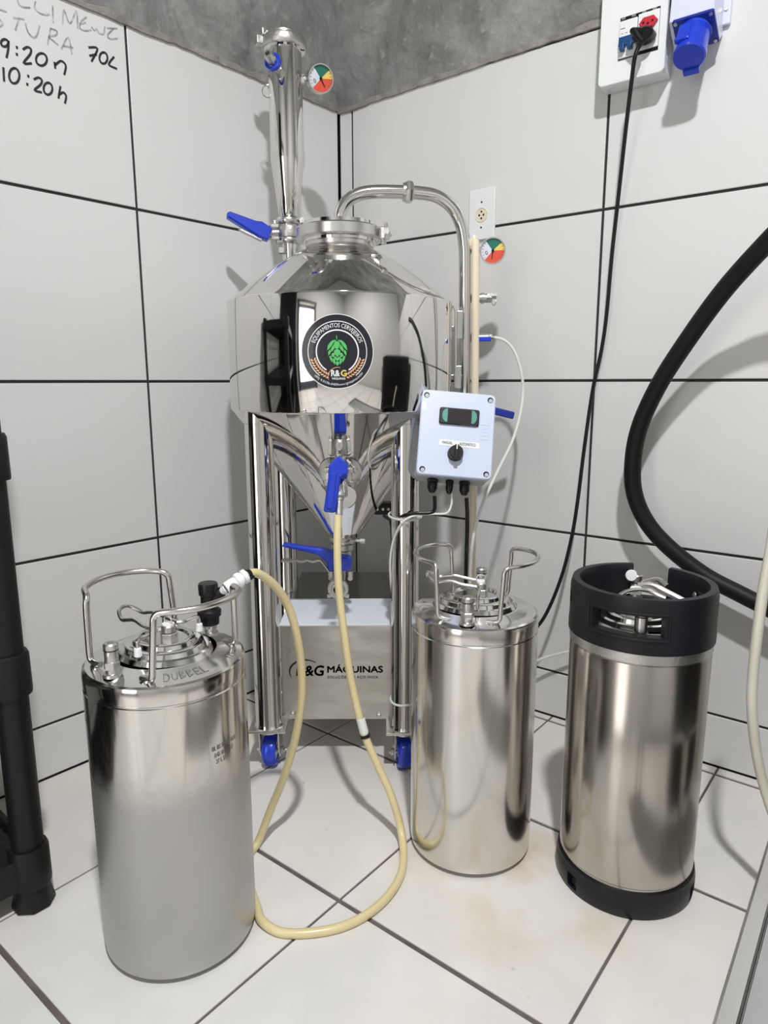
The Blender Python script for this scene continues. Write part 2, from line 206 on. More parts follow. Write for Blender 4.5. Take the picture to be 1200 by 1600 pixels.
# ------------------------------------------------------------------ mesh helpers
def V(*a): return Vector(a)
def frame(o, z, x=None):
    """matrix with origin o, local z along z and local x near x"""
    z = Vector(z).normalized()
    x = Vector(x) if x is not None else (Vector((1,0,0)) if abs(z.x) < 0.9 else Vector((0,1,0)))
    x = (x - z * x.dot(z)).normalized(); y = z.cross(x)
    m = Matrix((x, y, z)).transposed().to_4x4(); m.translation = Vector(o)
    return m
class MB:
    def __init__(s): s.v = []; s.f = []; s.sm = []
    def add(s, vs, fs, smooth=True, mtx=None):
        b = len(s.v)
        s.v += [(mtx @ Vector(v)) if mtx is not None else Vector(v) for v in vs]
        s.f += [tuple(b + i for i in f) for f in fs]; s.sm += [smooth] * len(fs)
        return s
    def lathe(s, prof, mtx=None, seg=32, sx=1.0, sy=1.0, a0=0.0, a1=2*pi):
        """profile of (r, z); a radius of 0 closes it"""
        full = abs(a1 - a0 - 2*pi) < 1e-6; n = seg if full else seg + 1
        vs = []; rows = []
        for r, z in prof:
            if r <= 1e-6: rows.append([len(vs)]); vs.append((0, 0, z))
            else:
                rows.append(list(range(len(vs), len(vs) + n)))
                vs += [(r*cos(a0+(a1-a0)*i/seg)*sx, r*sin(a0+(a1-a0)*i/seg)*sy, z) for i in range(n)]
        fs = []
        for A, B in zip(rows, rows[1:]):
            for i in range(seg):
                j = (i+1) % n
                if len(A) == 1 and len(B) == 1: continue
                if len(A) == 1: fs.append((A[0], B[j], B[i]))
                elif len(B) == 1: fs.append((A[i], A[j], B[0]))
                else: fs.append((A[i], A[j], B[j], B[i]))
        return s.add(vs, fs, True, mtx)
    def cyl(s, p, q, r, seg=20, r2=None, bev=0.0):
        p = Vector(p); q = Vector(q); h = (q-p).length; r2 = r if r2 is None else r2
        b = min(bev, r*0.4, h*0.4)
        pr = [(0,0),(r-b,0),(r,b),(r2,h-b),(r2-b,h),(0,h)] if b else [(0,0),(r,0),(r2,h),(0,h)]
        return s.lathe(pr, frame(p, q-p), seg)
    def box(s, c, size, mtx=None, bev=0.0):
        x, y, z = [d/2 for d in size]; c = Vector(c)
        b = min(bev, x*0.8, y*0.8, z*0.8)
        if b <= 0:
            vs = [c + Vector((i*x, j*y, k*z)) for k in (-1,1) for j in (-1,1) for i in (-1,1)]
            return s.add(vs, [(0,2,3,1),(4,5,7,6),(0,1,5,4),(2,6,7,3),(0,4,6,2),(1,3,7,5)], False, mtx)
        bm = bmesh.new(); bmesh.ops.create_cube(bm, size=1)
        for v in bm.verts: v.co = Vector((v.co.x*2*x, v.co.y*2*y, v.co.z*2*z))
        bmesh.ops.bevel(bm, geom=bm.edges[:], offset=b, segments=2, affect='EDGES', profile=0.5)
        bm.verts.index_update()
        vs = [v.co + c for v in bm.verts]; fs = [tuple(v.index for v in f.verts) for f in bm.faces]; bm.free()
        return s.add(vs, fs, False, mtx)
    def prism(s, poly, h, mtx=None, bev=0.0, smooth=False):
        """polygon in local xy (counter clockwise) extruded 0..h along local z, with a chamfer on the top edge"""
        n = len(poly); P = [Vector((p[0], p[1])) for p in poly]
        c = sum(P, Vector((0,0))) / n
        def inset(d):
            out = []
            for i in range(n):
                a = P[i-1]; b = P[i]; e = P[(i+1) % n]
                d1 = (b-a).normalized(); d2 = (e-b).normalized()
                nn = Vector((-d1.y-d2.y, d1.x+d2.x))
                nn = nn.normalized() if nn.length > 1e-9 else Vector((-d1.y, d1.x))
                k = max(0.35, nn.dot(Vector((-d1.y, d1.x))))
                out.append(b + nn * (d / k))
            return out
        if bev: rings = [(inset(bev), 0), (P, bev), (P, h-bev), (inset(bev), h)]
        else: rings = [(P, 0), (P, h)]
        vs = []
        for R, z in rings: vs += [(p.x, p.y, z) for p in R]
        fs = [tuple(reversed(range(n)))]
        for k in range(len(rings)-1):
            for i in range(n):
                j = (i+1) % n; fs.append((k*n+i, k*n+j, (k+1)*n+j, (k+1)*n+i))
        fs.append(tuple(range((len(rings)-1)*n, len(rings)*n)))
        return s.add(vs, fs, smooth, mtx)
    def tube(s, pts, r, seg=12, smoothing=0, closed=False, cap=True, flat=1.0, up=None):
        P = [Vector(p) for p in pts]
        if smoothing: P = catmull(P, smoothing, closed)
        n = len(P); rows = []; vs = []
        t0 = (P[1]-P[0]).normalized()
        x = Vector(up) if up is not None else (Vector((0,0,1)) if abs(t0.z) < 0.9 else Vector((1,0,0)))
        x = (x - t0*x.dot(t0)).normalized(); prev = t0
        for i in range(n):
            if closed: t = (P[(i+1) % n]-P[i-1]).normalized()
            else: t = (P[min(i+1,n-1)]-P[max(i-1,0)]).normalized()
            q = prev.rotation_difference(t); x = q @ x; x = (x - t*x.dot(t)).normalized(); prev = t
            y = t.cross(x); rr = r[i] if isinstance(r, (list, tuple)) else r
            rows.append(range(len(vs), len(vs)+seg))
            vs += [P[i] + (x*cos(2*pi*k/seg) + y*sin(2*pi*k/seg)*flat)*rr for k in range(seg)]
        fs = []
        for i in range(n if closed else n-1):
            A = rows[i]; B = rows[(i+1) % n]
            for k in range(seg):
                l = (k+1) % seg; fs.append((A[k], A[l], B[l], B[k]))
        if cap and not closed: fs.append(tuple(reversed(rows[0]))); fs.append(tuple(rows[-1]))
        return s.add(vs, fs, True)
def catmull(P, k, closed=False):
    out = []; n = len(P)
    g = (lambda i: P[i % n]) if closed else (lambda i: P[max(0, min(n-1, i))])
    for i in range(n if closed else n-1):
        a, b, c, d = g(i-1), g(i), g(i+1), g(i+2)
        for j in range(k):
            t = j/k
            out.append(0.5*((2*b) + (c-a)*t + (2*a-5*b+4*c-d)*t*t + (3*b-a-3*c+d)*t**3))
    if not closed: out.append(P[-1])
    return out
def ring_pts(c, r, ax, n=24, xd=None):
    m = frame(c, ax, xd); return [m @ Vector((r*cos(2*pi*i/n), r*sin(2*pi*i/n), 0)) for i in range(n)]

def mesh_from(name, mb, material, origin=(0,0,0), sharp=35):
    me = bpy.data.meshes.new(name); o = Vector(origin)
    me.from_pydata([v - o for v in mb.v], [], mb.f)
    me.polygons.foreach_set('use_smooth', mb.sm)
    bm = bmesh.new(); bm.from_mesh(me); bmesh.ops.recalc_face_normals(bm, faces=bm.faces)
    for e in bm.edges:
        if len(e.link_faces) == 2 and e.calc_face_angle(0) > radians(sharp): e.smooth = False
    bm.to_mesh(me); bm.free()
    if isinstance(material, (list, tuple)):
        for x in material: me.materials.append(x)
    else: me.materials.append(material)
    return me
def pieces(name, mbs, material, parent, label=None, sharp=35):
    return [part(name, m_, material, parent, label, sharp) for m_ in mbs]
def world_loc(o):
    l = Vector((0,0,0))
    while o: l += o.location; o = o.parent
    return l
XF = None   # set while a sub-assembly is built, to seat it at its place
def part(name, mb, material, parent=None, label=None, sharp=35):
    """one mesh object whose vertices were written in world metres"""
    org = world_loc(parent) if parent else Vector((0,0,0))
    if XF is not None: mb.v = [XF @ v for v in mb.v]
    me = mesh_from(name, mb, material, org, sharp)
    o = bpy.data.objects.new(name, me); COL.objects.link(o)
    if parent: o.parent = parent
    if label: o['label'] = label
    return o
def thing(name, label, cat, loc=(0,0,0), group=None):
    o = bpy.data.objects.new(name, None); COL.objects.link(o); o.location = loc; o.empty_display_size = 0.05
    o['label'] = label; o['category'] = cat
    if group: o['group'] = group
    return o
def solo(name, mb, material, label, cat, group=None, sharp=35):
    """a thing that is one mesh; its origin sits at the lowest point"""
    zmin = min(v.z for v in mb.v); c = sum(mb.v, Vector((0,0,0))) / len(mb.v)
    me = mesh_from(name, mb, material, (c.x, c.y, zmin), sharp)
    o = bpy.data.objects.new(name, me); COL.objects.link(o); o.location = (c.x, c.y, zmin)
    o['label'] = label; o['category'] = cat
    if group: o['group'] = group
    return o
def ribbon(mb, pts, wd, mtx):
    """flat pen stroke in the local xy plane"""
    P = [Vector((p[0], p[1], 0)) for p in pts]
    if len(P) > 2: P = catmull(P, 4)
    vs = []; n = len(P)
    for i in range(n):
        t = (P[min(i+1,n-1)] - P[max(i-1,0)]).normalized(); q = Vector((-t.y, t.x, 0)) * wd/2
        if i == 0: P[i] = P[i] - t*wd*0.3
        if i == n-1: P[i] = P[i] + t*wd*0.3
        vs += [P[i]+q, P[i]-q]
    mb.add(vs, [(2*i, 2*i+1, 2*i+3, 2*i+2) for i in range(n-1)], False, mtx)
def text2d(s, size, align='CENTER', bold=0.0, spacing=1.0):
    cu = bpy.data.curves.new('text', 'FONT'); cu.body = s; cu.size = size; cu.align_x = align; cu.align_y = 'CENTER'
    cu.resolution_u = 3; cu.space_character = spacing
    o = bpy.data.objects.new('text', cu); COL.objects.link(o)
    dg = bpy.context.evaluated_depsgraph_get(); dg.update()
    me = bpy.data.meshes.new_from_object(o.evaluated_get(dg))
    vs = [(v.co.x, v.co.y) for v in me.vertices]; fs = [tuple(p.vertices) for p in me.polygons]
    if bold:   # heavier strokes: the same outlines again, shifted a hair each way
        n = len(vs); base, bf = list(vs), list(fs)
        for k, (dx, dy) in enumerate(((bold,0),(-bold,0),(0,bold),(0,-bold))):
            vs += [(x+dx, y+dy) for x, y in base]; fs += [tuple(i+n*(k+1) for i in f) for f in bf]
    bpy.data.objects.remove(o); bpy.data.curves.remove(cu); bpy.data.meshes.remove(me)
    return vs, fs

# ================================================================== THE SETTING
dL = V(-0.6528, -0.7575, 0); dR = V(0.7913, -0.6115, 0); nL = V(0.7575, -0.6528, 0); nR = V(-0.6115, -0.7913, 0); UP = V(0,0,1)
WL = 3.2; WR = 3.2; CEIL = 2.84; TOPZ = 1.595
def wpt(d, n, u, z, off=0.0): return d*u + n*off + UP*z
def struct(o): o['kind'] = 'structure'; return o
roomP = [V(0,0,0), dL*WL, dL*WL + dR*WR, dR*WR]
# floor
mb = MB(); c = sum(roomP, V(0,0,0))/4
big = [p + (p-c)*0.06 for p in roomP]
mb.prism([(p.x, p.y) for p in big], 0.12, Matrix.Translation((0,0,-0.123)))
floor = struct(part('floor', mb, M['floorgrout']))
def clip(poly, n, d):
    out = []
    for i in range(len(poly)):
        a = poly[i-1]; b = poly[i]; da = a.dot(n)-d; db = b.dot(n)-d
        if (da >= 0) != (db >= 0): out.append(a + (b-a)*(da/(da-db)))
        if db >= 0: out.append(b)
    return out
fa = 0.898; fda = V(sin(fa), -cos(fa), 0); fdb = V(cos(fa), sin(fa), 0)
P = 0.3999
for i in range(-1, 9):
    for j in range(-9, 8):
        a0 = 0.7106 + (i-3)*P + 0.0024; a1 = a0 + P - 0.0048
        b0 = -0.8156 + j*P + 0.0045; b1 = b0 + P - 0.009
        q = [fda*a0+fdb*b0, fda*a1+fdb*b0, fda*a1+fdb*b1, fda*a0+fdb*b1]
        q = clip(q, nL, 0.001)
        if len(q) > 2: q = clip(q, nR, 0.001)
        if len(q) > 2: q = clip(q, -nL, -nL.dot(dR*WR)+0.001)
        if len(q) > 2: q = clip(q, -nR, -nR.dot(dL*WL)+0.001)
        if len(q) < 3: continue
        ar = sum((q[k-1].x*q[k].y - q[k].x*q[k-1].y) for k in range(len(q)))/2
        if abs(ar) < 0.0008: continue
        if ar < 0: q.reverse()
        q2 = [q[0]]
        for p in q[1:]:
            if (p-q2[-1]).length > 0.004: q2.append(p)
        if (q2[0]-q2[-1]).length < 0.004: q2.pop()
        if len(q2) < 3: continue
        t = MB(); n = len(q2); cc = sum(q2, V(0,0,0))/n; zt = random.uniform(-0.0004, 0.0)
        vs = [(p.x, p.y, -0.0045) for p in q2] + [(p.x, p.y, zt-0.0009) for p in q2] + [tuple((p + (cc-p).normalized()*0.0013).xy) + (zt,) for p in q2]
        fs = [(k, (k+1) % n, n+(k+1) % n, n+k) for k in range(n)] + [(n+k, n+(k+1) % n, 2*n+(k+1) % n, 2*n+k) for k in range(n)] + [tuple(range(2*n, 3*n))]
        t.add(vs, fs, False)
        part('floor_tile', t, M['floortile'], floor)
# walls
def make_wall(name, d, n, length, cols, sgn):
    a = MB(); h = CEIL
    pts = [wpt(d,n,-0.0,0,-0.0035), wpt(d,n,length,0,-0.0035), wpt(d,n,length,0,-0.14), wpt(d,n,-0.14,0,-0.14)]
    vs = [p - UP*0.02 for p in pts] + [p + UP*h for p in pts]
    a.add(vs, [(0,1,2,3),(7,6,5,4),(0,4,5,1),(1,5,6,2),(2,6,7,3),(3,7,4,0)], False)
    wall = struct(part(name, a, M['grout']))
    rows = [0.0008, 0.1233, 0.4914, 0.860, 1.233, TOPZ+0.01]
    cache = {}
    ang = atan2(d.y, d.x)
    for u0, u1 in zip(cols, cols[1:]):
        for z0, z1 in zip(rows, rows[1:]):
            g = 0.0031
            w_ = round(u1-u0-2*g, 4); h_ = round(z1-z0-2*g, 4)
            if (w_, h_) not in cache:
                x, z = w_/2, h_/2; b = 0.0012; s = sgn
                vs = [(i*x, -s*0.0045, k*z) for i, k in ((-1,-1),(1,-1),(1,1),(-1,1))] + [(i*x, -s*0.0008, k*z) for i, k in ((-1,-1),(1,-1),(1,1),(-1,1))] + [(i*(x-b), 0, k*(z-b)) for i, k in ((-1,-1),(1,-1),(1,1),(-1,1))]
                fs = [(k, (k+1) % 4, 4+(k+1) % 4, 4+k) for k in range(4)] + [(4+k, 4+(k+1) % 4, 8+(k+1) % 4, 8+k) for k in range(4)] + [(8,9,10,11)]
                t = MB(); t.add(vs, fs, False); cache[(w_, h_)] = mesh_from('wall_tile', t, M['walltile'])
            o = bpy.data.objects.new('wall_tile', cache[(w_, h_)]); COL.objects.link(o); o.parent = wall
            p = wpt(d, n, (u0+u1)/2, (z0+z1)/2, random.uniform(-0.0005, 0.0)); o.location = p; o.rotation_euler = (0, 0, ang)
    # rough concrete above the tiles, with a ragged plaster edge
    def edge(u, k): return TOPZ + topslope(name, u) + 0.004*noise.noise(V(u*9, k, 0)) + 0.003*noise.noise(V(u*45, k, 3)) 
    cb = MB(); N = 220; vs = []
    for i in range(N+1):
        u = 0.0 + (length)*i/N
        e = edge(u, sgn*2)
        for z, off in ((e, -0.003), (e, 0.004), (e+0.012, 0.0075), (1.9, 0.008), (h, 0.008)): vs.append(wpt(d, n, u, z, off))
    fs = []
    for i in range(N):
        for k in range(4): fs.append((i*5+k, (i+1)*5+k, (i+1)*5+k+1, i*5+k+1))
    cb.add(vs, fs, True)
    part('concrete_band', cb, M['concrete'], wall)
    eb = MB(); vs = []
    for i in range(N+1):
        u = length*i/N; e = edge(u, sgn*2); t = 0.008 + 0.007*noise.noise(V(u*20, 7, sgn))
        for z, off in ((e-0.002, -0.002), (e-0.002, 0.0055), (e+max(0.002, t), 0.0088), (e+max(0.002,t)+0.002, 0.007)): vs.append(wpt(d, n, u, z, off))
    fs = []
    for i in range(N):
        for k in range(3): fs.append((i*4+k, (i+1)*4+k, (i+1)*4+k+1, i*4+k+1))
    eb.add(vs, fs, True)
    part('mortar_edge', eb, M['mortaredge'], wall)
    return wall
def topslope(name, u): return 0.014*min(u, 1.0)/0.8 if name == 'wall_right' else 0.004
wall_left = make_wall('wall_left', dL, nL, WL, [0.0016, 0.640, 1.366, 2.092, 2.818, 3.195], 1)
wall_right = make_wall('wall_right', dR, nR, WR, [0.0016, 0.048, 0.774, 1.500, 2.226, 2.952, 3.195], -1)
# marker writing on the left wall tile
def strokes(name, S, wd, m, label):
    mb = MB(); mx = Matrix((dL, UP, nL)).transposed().to_4x4(); mx.translation = nL*0.0006
    for s in S: ribbon(mb, s, wd, mx)
    part(name, mb, m, wall_left, label)
strokes('handwriting', FAINT_STROKES, 0.0028, M['inkgrey'], 'faded grey marker letters')
strokes('handwriting', DARK_STROKES, 0.0042, M['ink'], 'black marker numbers and times')
# the two walls behind the camera, ceiling
def plain_wall(name, a, b, openings=()):
    d = (b-a).normalized(); n = V(-d.y, d.x, 0); L_ = (b-a).length
    mb = MB()
    if n.dot(V(0.2,-2.1,0)-a) < 0: n = -n
    def seg(u0, u1, z0, z1):
        vs = [a+d*u+UP*z-n*o for o in (0, 0.14) for u, z in ((u0,z0),(u1,z0),(u1,z1),(u0,z1))]
        mb.add(vs, [(0,1,2,3),(7,6,5,4),(0,4,5,1),(1,5,6,2),(2,6,7,3),(3,7,4,0)], False)
    u = 0
    for o0, o1, oz in openings:
        seg(u, o0, -0.02, CEIL); seg(o0, o1, oz, CEIL); u = o1
    seg(u, L_, -0.02, CEIL)
    return struct(part(name, mb, M['plaster']))
plain_wall('wall_back', dL*WL, dL*WL+dR*WR, ((0.55, 1.40, 2.1),))
plain_wall('wall_side', dR*WR, dL*WL+dR*WR)
mb = MB(); mb.prism([(p.x, p.y) for p in big], 0.12, Matrix.Translation((0,0,CEIL)))
struct(part('ceiling', mb, M['ceil']))
# open door leaf and frame in the wall behind the camera
a = dL*WL; d = dR; n = -nR
mb = MB(); mm = Matrix((d, n, UP)).transposed().to_4x4(); mm.translation = a
mb.box((0.56, -0.02, 1.05), (0.06, 0.12, 2.1), mm); mb.box((1.39, -0.02, 1.05), (0.06, 0.12, 2.1), mm); mb.box((0.975, -0.02, 2.13), (0.95, 0.12, 0.06), mm)
door = struct(part('door_1', mb, M['door']))
mb = MB(); m2 = Matrix((-n, d, UP)).transposed().to_4x4(); m2.translation = a + d*0.60 - n*0.05
mb.box((0.40, 0.0, 1.04), (0.78, 0.035, 2.06), m2, 0.004)
part('door_leaf', mb, M['door'], door)
alo.location = a + d*0.98 + n*(-0.25) + UP*1.1
alo.rotation_euler = Matrix((d, UP, -nR*-1)).transposed().to_euler() if False else (a*0+ (nR*1)).to_track_quat('Z', 'Y').to_euler()

# the lamp: a small round panel on the ceiling (its light is set at the top)
t = thing('ceiling_lamp', 'small round white LED panel on the ceiling above the camera', 'lamp', (LAMP[0], LAMP[1], LAMP[2]))
part('lamp_housing', MB().lathe([(0.062, 2.803), (0.085, 2.801), (0.092, 2.806), (0.092, 2.84), (0, 2.84), (0, 2.812), (0.062, 2.812), (0.062, 2.803)], Matrix.Translation((LAMP[0], LAMP[1], 0)), 48), M['white'], t)

# ================================================================== THE FERMENTER
AX = V(0.0303, -0.53, 0)
ft = thing('conical_fermenter', 'polished steel conical fermenter on four tube legs with blue wheels, in the room corner', 'fermenter', (AX.x, AX.y, 0))
TR = 0.2447
Tm = Matrix.Translation(AX)
# shell: lower cone, cylinder, upper cone as three parts
mb = MB().lathe([(TR-0.0008, 0.7995), (TR, 0.801), (TR, 1.0215), (TR-0.0012, 1.0245)], Tm, 128); tank_body = part('tank_cylinder', mb, M['mirror'], ft)
mb = MB().lathe([(0.0, 0.514), (0.041, 0.5155), (0.0490, 0.5265), (TR-0.004, 0.7965), (TR-0.0008, 0.7995)], Tm, 128); part('lower_cone', mb, M['mirror'], ft)
mb = MB().lathe([(TR-0.0012, 1.0245), (TR-0.006, 1.0290), (0.200, 1.0590), (0.120, 1.1135), (0.088, 1.1310), (0.0735, 1.1350)], Tm, 128); part('upper_cone', mb, M['mirror'], ft)
mb = MB().lathe([(0.0735, 1.1345), (0.0715, 1.1375), (0.0705, 1.1420), (0.0740, 1.1425), (0.0740, 1.1505)], Tm, 64); part('neck', mb, M['clamp'], ft)
# lid and its big clamp
mb = MB().lathe([(0.070, 1.150), (0.079, 1.1505), (0.0795, 1.1555), (0.083, 1.159)], Tm, 64)
mb.lathe([(0.083, 1.179), (0.0795, 1.183), (0.079, 1.1905), (0.070, 1.193), (0.030, 1.1945), (0, 1.195)], Tm, 64); lid = part('lid', mb, M['mirror'], ft)
mb = MB().lathe([(0.081, 1.1575), (0.0905, 1.1560), (0.0935, 1.159), (0.0935, 1.178), (0.0905, 1.181), (0.081, 1.1805)], Tm, 64)
for s in (-1, 1): mb.box((0.098, 0, 0), (0.022, 0.010, 0.024), Matrix.Translation((AX.x, AX.y, 1.1685)) @ Matrix.Rotation(radians(-12+s*3.5), 4, 'Z'), 0.002)
clampo = part('lid_clamp', mb, M['clamp'], ft)
mb = MB(); cA = V(AX.x, AX.y, 1.1685); dv = V(cos(radians(-12)), sin(radians(-12)), 0); tv = V(-dv.y, dv.x, 0); b0 = cA + dv*0.107
mb.cyl(b0 - tv*0.020, b0 + tv*0.022, 0.0035, 10); mb.cyl(b0 - tv*0.024, b0 - tv*0.014, 0.008, 6)
for k in (-1, 1): mb.tube([b0 - tv*0.019, b0 - tv*0.021 + V(0,0,k*0.010), b0 - tv*0.023 + V(0,0,k*0.017)], [0.004, 0.0045, 0.003], 8)
mb.cyl(b0 - UP*0.022 - dv*0.01, b0 - UP*0.012 - dv*0.01, 0.006, 8)
part('wing_nut', mb, M['castst'], clampo)
# legs, foot plates, casters
LEG = [(-0.1335, -0.671), (0.1690, -0.681), (-0.128, -0.375), (0.172, -0.380)]
def leg_mesh():
    mb = MB(); r = 0.0292
    mb.lathe([(r-0.002, 0.106), (r+0.0035, 0.1065), (r+0.0015, 0.110), (r, 0.113), (r, 0.775)], None, 40); return mb
legme = mesh_from('leg', leg_mesh(), M['legsteel'])
def obj_at(name, me, parent, loc, rz=0):
    o = bpy.data.objects.new(name, me); COL.objects.link(o); o.parent = parent; o.location = Vector(loc) - world_loc(parent); o.rotation_euler = (0, 0, rz); return o
mb = MB().box((0, 0, 0.1035), (0.082, 0.074, 0.006), None, 0.001); platem = mesh_from('foot_plate', mb, M['clamp'])
for i, (x, y) in enumerate(LEG):
    # tube is cut by the cone above: its top reaches into the cone's underside
    a = atan2(y-AX.y, x-AX.x)
    obj_at('leg', legme, ft, (x, y, 0))
# leg crowns: the part of each tube that is mitred along the cone
for i, (x, y) in enumerate(LEG):
    mb = MB(); r = 0.0292; N = 40; vs = []
    for k in range(N):
        px = x + r*cos(2*pi*k/N); py = y + r*sin(2*pi*k/N)
        rr = sqrt((px-AX.x)**2 + (py-AX.y)**2)
        zt = 0.521 + (rr-0.0435)/(TR-0.0475)*0.2755
        vs += [(px, py, 0.774), (px, py, max(0.775, min(0.802, zt+0.008)))]
    mb.add(vs, [(2*k, 2*((k+1) % N), 2*((k+1) % N)+1, 2*k+1) for k in range(N)], True)
    part('leg_crown', mb, M['legsteel'], ft)
def caster_parts(x, y, swing):
    plate = obj_at('foot_plate', platem, ft, (x, y, 0))
    m = Matrix.Translation((x, y, 0)) @ Matrix.Rotation(swing, 4, 'Z')
    mb = MB(); mb.lathe([(0.018, 0.1005), (0.026, 0.0985), (0.026, 0.0915), (0.020, 0.089), (0, 0.089)], m, 24)
    for s in (-1, 1):
        mb.prism([(-0.020, 0.090), (-0.018, 0.040), (-0.010, 0.026), (0.010, 0.026), (0.018, 0.040), (0.024, 0.090)], 0.0025,
                 m @ Matrix.Translation((s*0.0215 + (0.00125 if s > 0 else 0.00125), 0.010, 0)) @ Matrix(((0,0,-1,0),(1,0,0,0),(0,1,0,0),(0,0,0,1))))
    mb.box((0, 0.012, 0.0905), (0.046, 0.05, 0.003), m, 0.001)
    fork = part('caster_fork', mb, M['clamp'], plate)
    mb = MB(); rot = m @ Matrix.Translation((0, 0.012, 0.0365)) @ Matrix.Rotation(pi/2, 4, 'Y')
    mb.lathe([(0.0225, -0.013), (0.031, -0.0155), (0.0350, -0.012), (0.0365, -0.006), (0.0365, 0.006), (0.0350, 0.012), (0.031, 0.0155), (0.0225, 0.013)], rot, 40)
    part('wheel', mb, M['blue'], plate)
    mb = MB().lathe([(0, -0.014), (0.010, -0.014), (0.012, -0.011), (0.0225, -0.0115), (0.0225, 0.0115), (0.012, 0.011), (0.010, 0.014), (0, 0.014)], rot, 24)
    part('wheel_hub', mb, M['castst'], plate)
    mb = MB(); mb.lathe([(0, -0.033), (0.004, -0.033), (0.004, -0.029), (0.008, -0.029), (0.008, -0.0235), (0.0035, -0.0235), (0.0035, 0.0235), (0.008, 0.0235), (0.008, 0.029), (0.004, 0.029), (0.004, 0.036), (0, 0.036)], rot, 12)
    part('axle_bolt', mb, M['castst'], plate)
for (x, y), s in zip(LEG, (-0.06, 0.10, 0.3, -0.4)): caster_parts(x, y, s)
# cooling unit box between the legs
BX0, BX1, BY0, BY1, BZ0, BZ1 = -0.1065, 0.1430, -0.645, -0.215, 0.1025, 0.3265
mb = MB().box(((BX0+BX1)/2, (BY0+BY1)/2, (BZ0+BZ1)/2), (BX1-BX0, BY1-BY0, BZ1-BZ0), None, 0.0012); unit = part('cooling_unit', mb, M['sheet'], ft)
YF = -0.458
mb = MB().box(((BX0+BX1)/2, (BY0+YF)/2, BZ1+0.0012), (BX1-BX0+0.004, YF-BY0, 0.0030), None, 0.0006); part('unit_cover', mb, M['film'], unit, 'pale filmed front cover strip')
mb = MB().box(((BX0+BX1)/2, (BY1+YF)/2+0.001, BZ1+0.0010), (BX1-BX0+0.004, BY1-YF, 0.0025), None, 0.0006); part('unit_cover', mb, M['darksheet'], unit, 'bare dull steel rear cover')
for x, z in ((-0.0833, 0.1165), (0.1121, 0.1125)):
    mb = MB().cyl((x, BY0+0.001, z), (x, BY0-0.0015, z), 0.0072, 16); mb.cyl((x, BY0-0.0015, z), (x, BY0-0.006, z), 0.0052, 6, bev=0.0008)
    part('hex_bolt', mb, M['castst'], unit)
def flat_text(mb, s, size, x, z, y=BY0-0.0004, bold=0.0, spacing=1.0, fit=None, shear=0.0):
    vs, fs = text2d(s, size, 'LEFT', bold, spacing)
    x0 = min(v[0] for v in vs); x1 = max(v[0] for v in vs); k = (fit/(x1-x0)) if fit else 1
    mb.add([(x + (v[0]-x0)*k + shear*v[1], y, z + v[1]) for v in vs], fs, False)
lg = MB()
flat_text(lg, 'R&G', 0.034, -0.073, 0.2190, bold=0.0011, fit=0.062, shear=0.12)
flat_text(lg, 'MÁQUINAS', 0.0215, -0.0040, 0.2225, bold=0.0008, fit=0.126)
flat_text(lg, 'SOLUÇÕES EM AÇO INOX', 0.0085, -0.0035, 0.2045, bold=0.0002, fit=0.114, spacing=1.2)
N = 24; vs = []
for k in range(N+1):
    a = radians(205 - 155*k/N); wd = 0.0042*sin(pi*min(1, (k+2)/(N+4)))+0.0006
    for q in (-1, 1): vs.append((-0.0520 + (0.0365+q*wd*0.5)*cos(a)*1.0, BY0-0.0004, 0.2175 + (0.0330+q*wd*0.5)*sin(a)*0.86))
lg.add(vs, [(2*k, 2*k+1, 2*k+3, 2*k+2) for k in range(N)], False)
part('cut_lettering', lg, M['logo'], unit)

# ---- valves
def hexbolt(mb, p, ax, r, l): mb.cyl(p, Vector(p)+Vector(ax).normalized()*l, r, 6, bev=r*0.15)
def tri_clamp(mb, c, ax, r, xd, wd=0.011, nut=True):
    m = frame(c, ax, xd)
    mb.lathe([(r*0.72, -wd/2), (r*0.95, -wd/2), (r, -wd*0.3), (r, wd*0.3), (r*0.95, wd/2), (r*0.72, wd/2)], m, 32)
    for k in (-1, 1): mb.box((r*1.12, k*0.006, 0), (r*0.36, 0.0045, wd*0.85), m, 0.001)
    mb.box((-r*1.05, 0, 0), (r*0.2, 0.012, wd*0.8), m, 0.001)
    if nut:
        mb.lathe([(0, -0.016), (0.003, -0.016), (0.003, 0.018), (0, 0.018)], m @ Matrix.Translation((r*1.18, 0, 0)) @ Matrix.Rotation(pi/2, 4, 'X'), 8)
        mb.lathe([(0, 0.0), (0.006, 0.0), (0.006, 0.007), (0, 0.007)], m @ Matrix.Translation((r*1.18, -0.009, 0)) @ Matrix.Rotation(pi/2, 4, 'X'), 6)
# front draw-off valve on the cone
PZ = 0.672
mb = MB(); mb.cyl((0.0345, -0.655, PZ+0.004), (0.0345, -0.712, PZ), 0.0190, 32)
fv = part('draw_off_port', mb, M['pipe'], ft)
mb = MB(); m = frame((0.0345, -0.6835, PZ+0.004), (0, -0.81, -0.58)); mb.lathe([(0.015, 0.0005), (0.0425, 0.0005), (0.0445, 0.0015), (0.0450, -0.001), (0.0440, -0.006)], m, 48)
part('weld_ring', mb, M['clamp'], fv)
mb = MB(); tri_clamp(mb, (0.0345, -0.704, PZ), (0,-1,0), 0.0262, (0.8, 0, 0.6)); part('clamp', mb, M['castst'], fv)
mb = MB()
mb.lathe([(0.017, 0), (0.026, 0.001), (0.027, 0.006), (0.027, 0.024), (0.026, 0.029), (0.017, 0.030)], frame((0.0345, -0.711, PZ), (0,-1,0)), 32)
for k in (-1, 1):
    for z in (-1, 1): mb.box((0.0345+k*0.024, -0.726, PZ+z*0.013), (0.010, 0.026, 0.009), None, 0.001); hexbolt(mb, (0.0345+k*0.024, -0.739, PZ+z*0.013), (0,-1,0), 0.0048, 0.006)
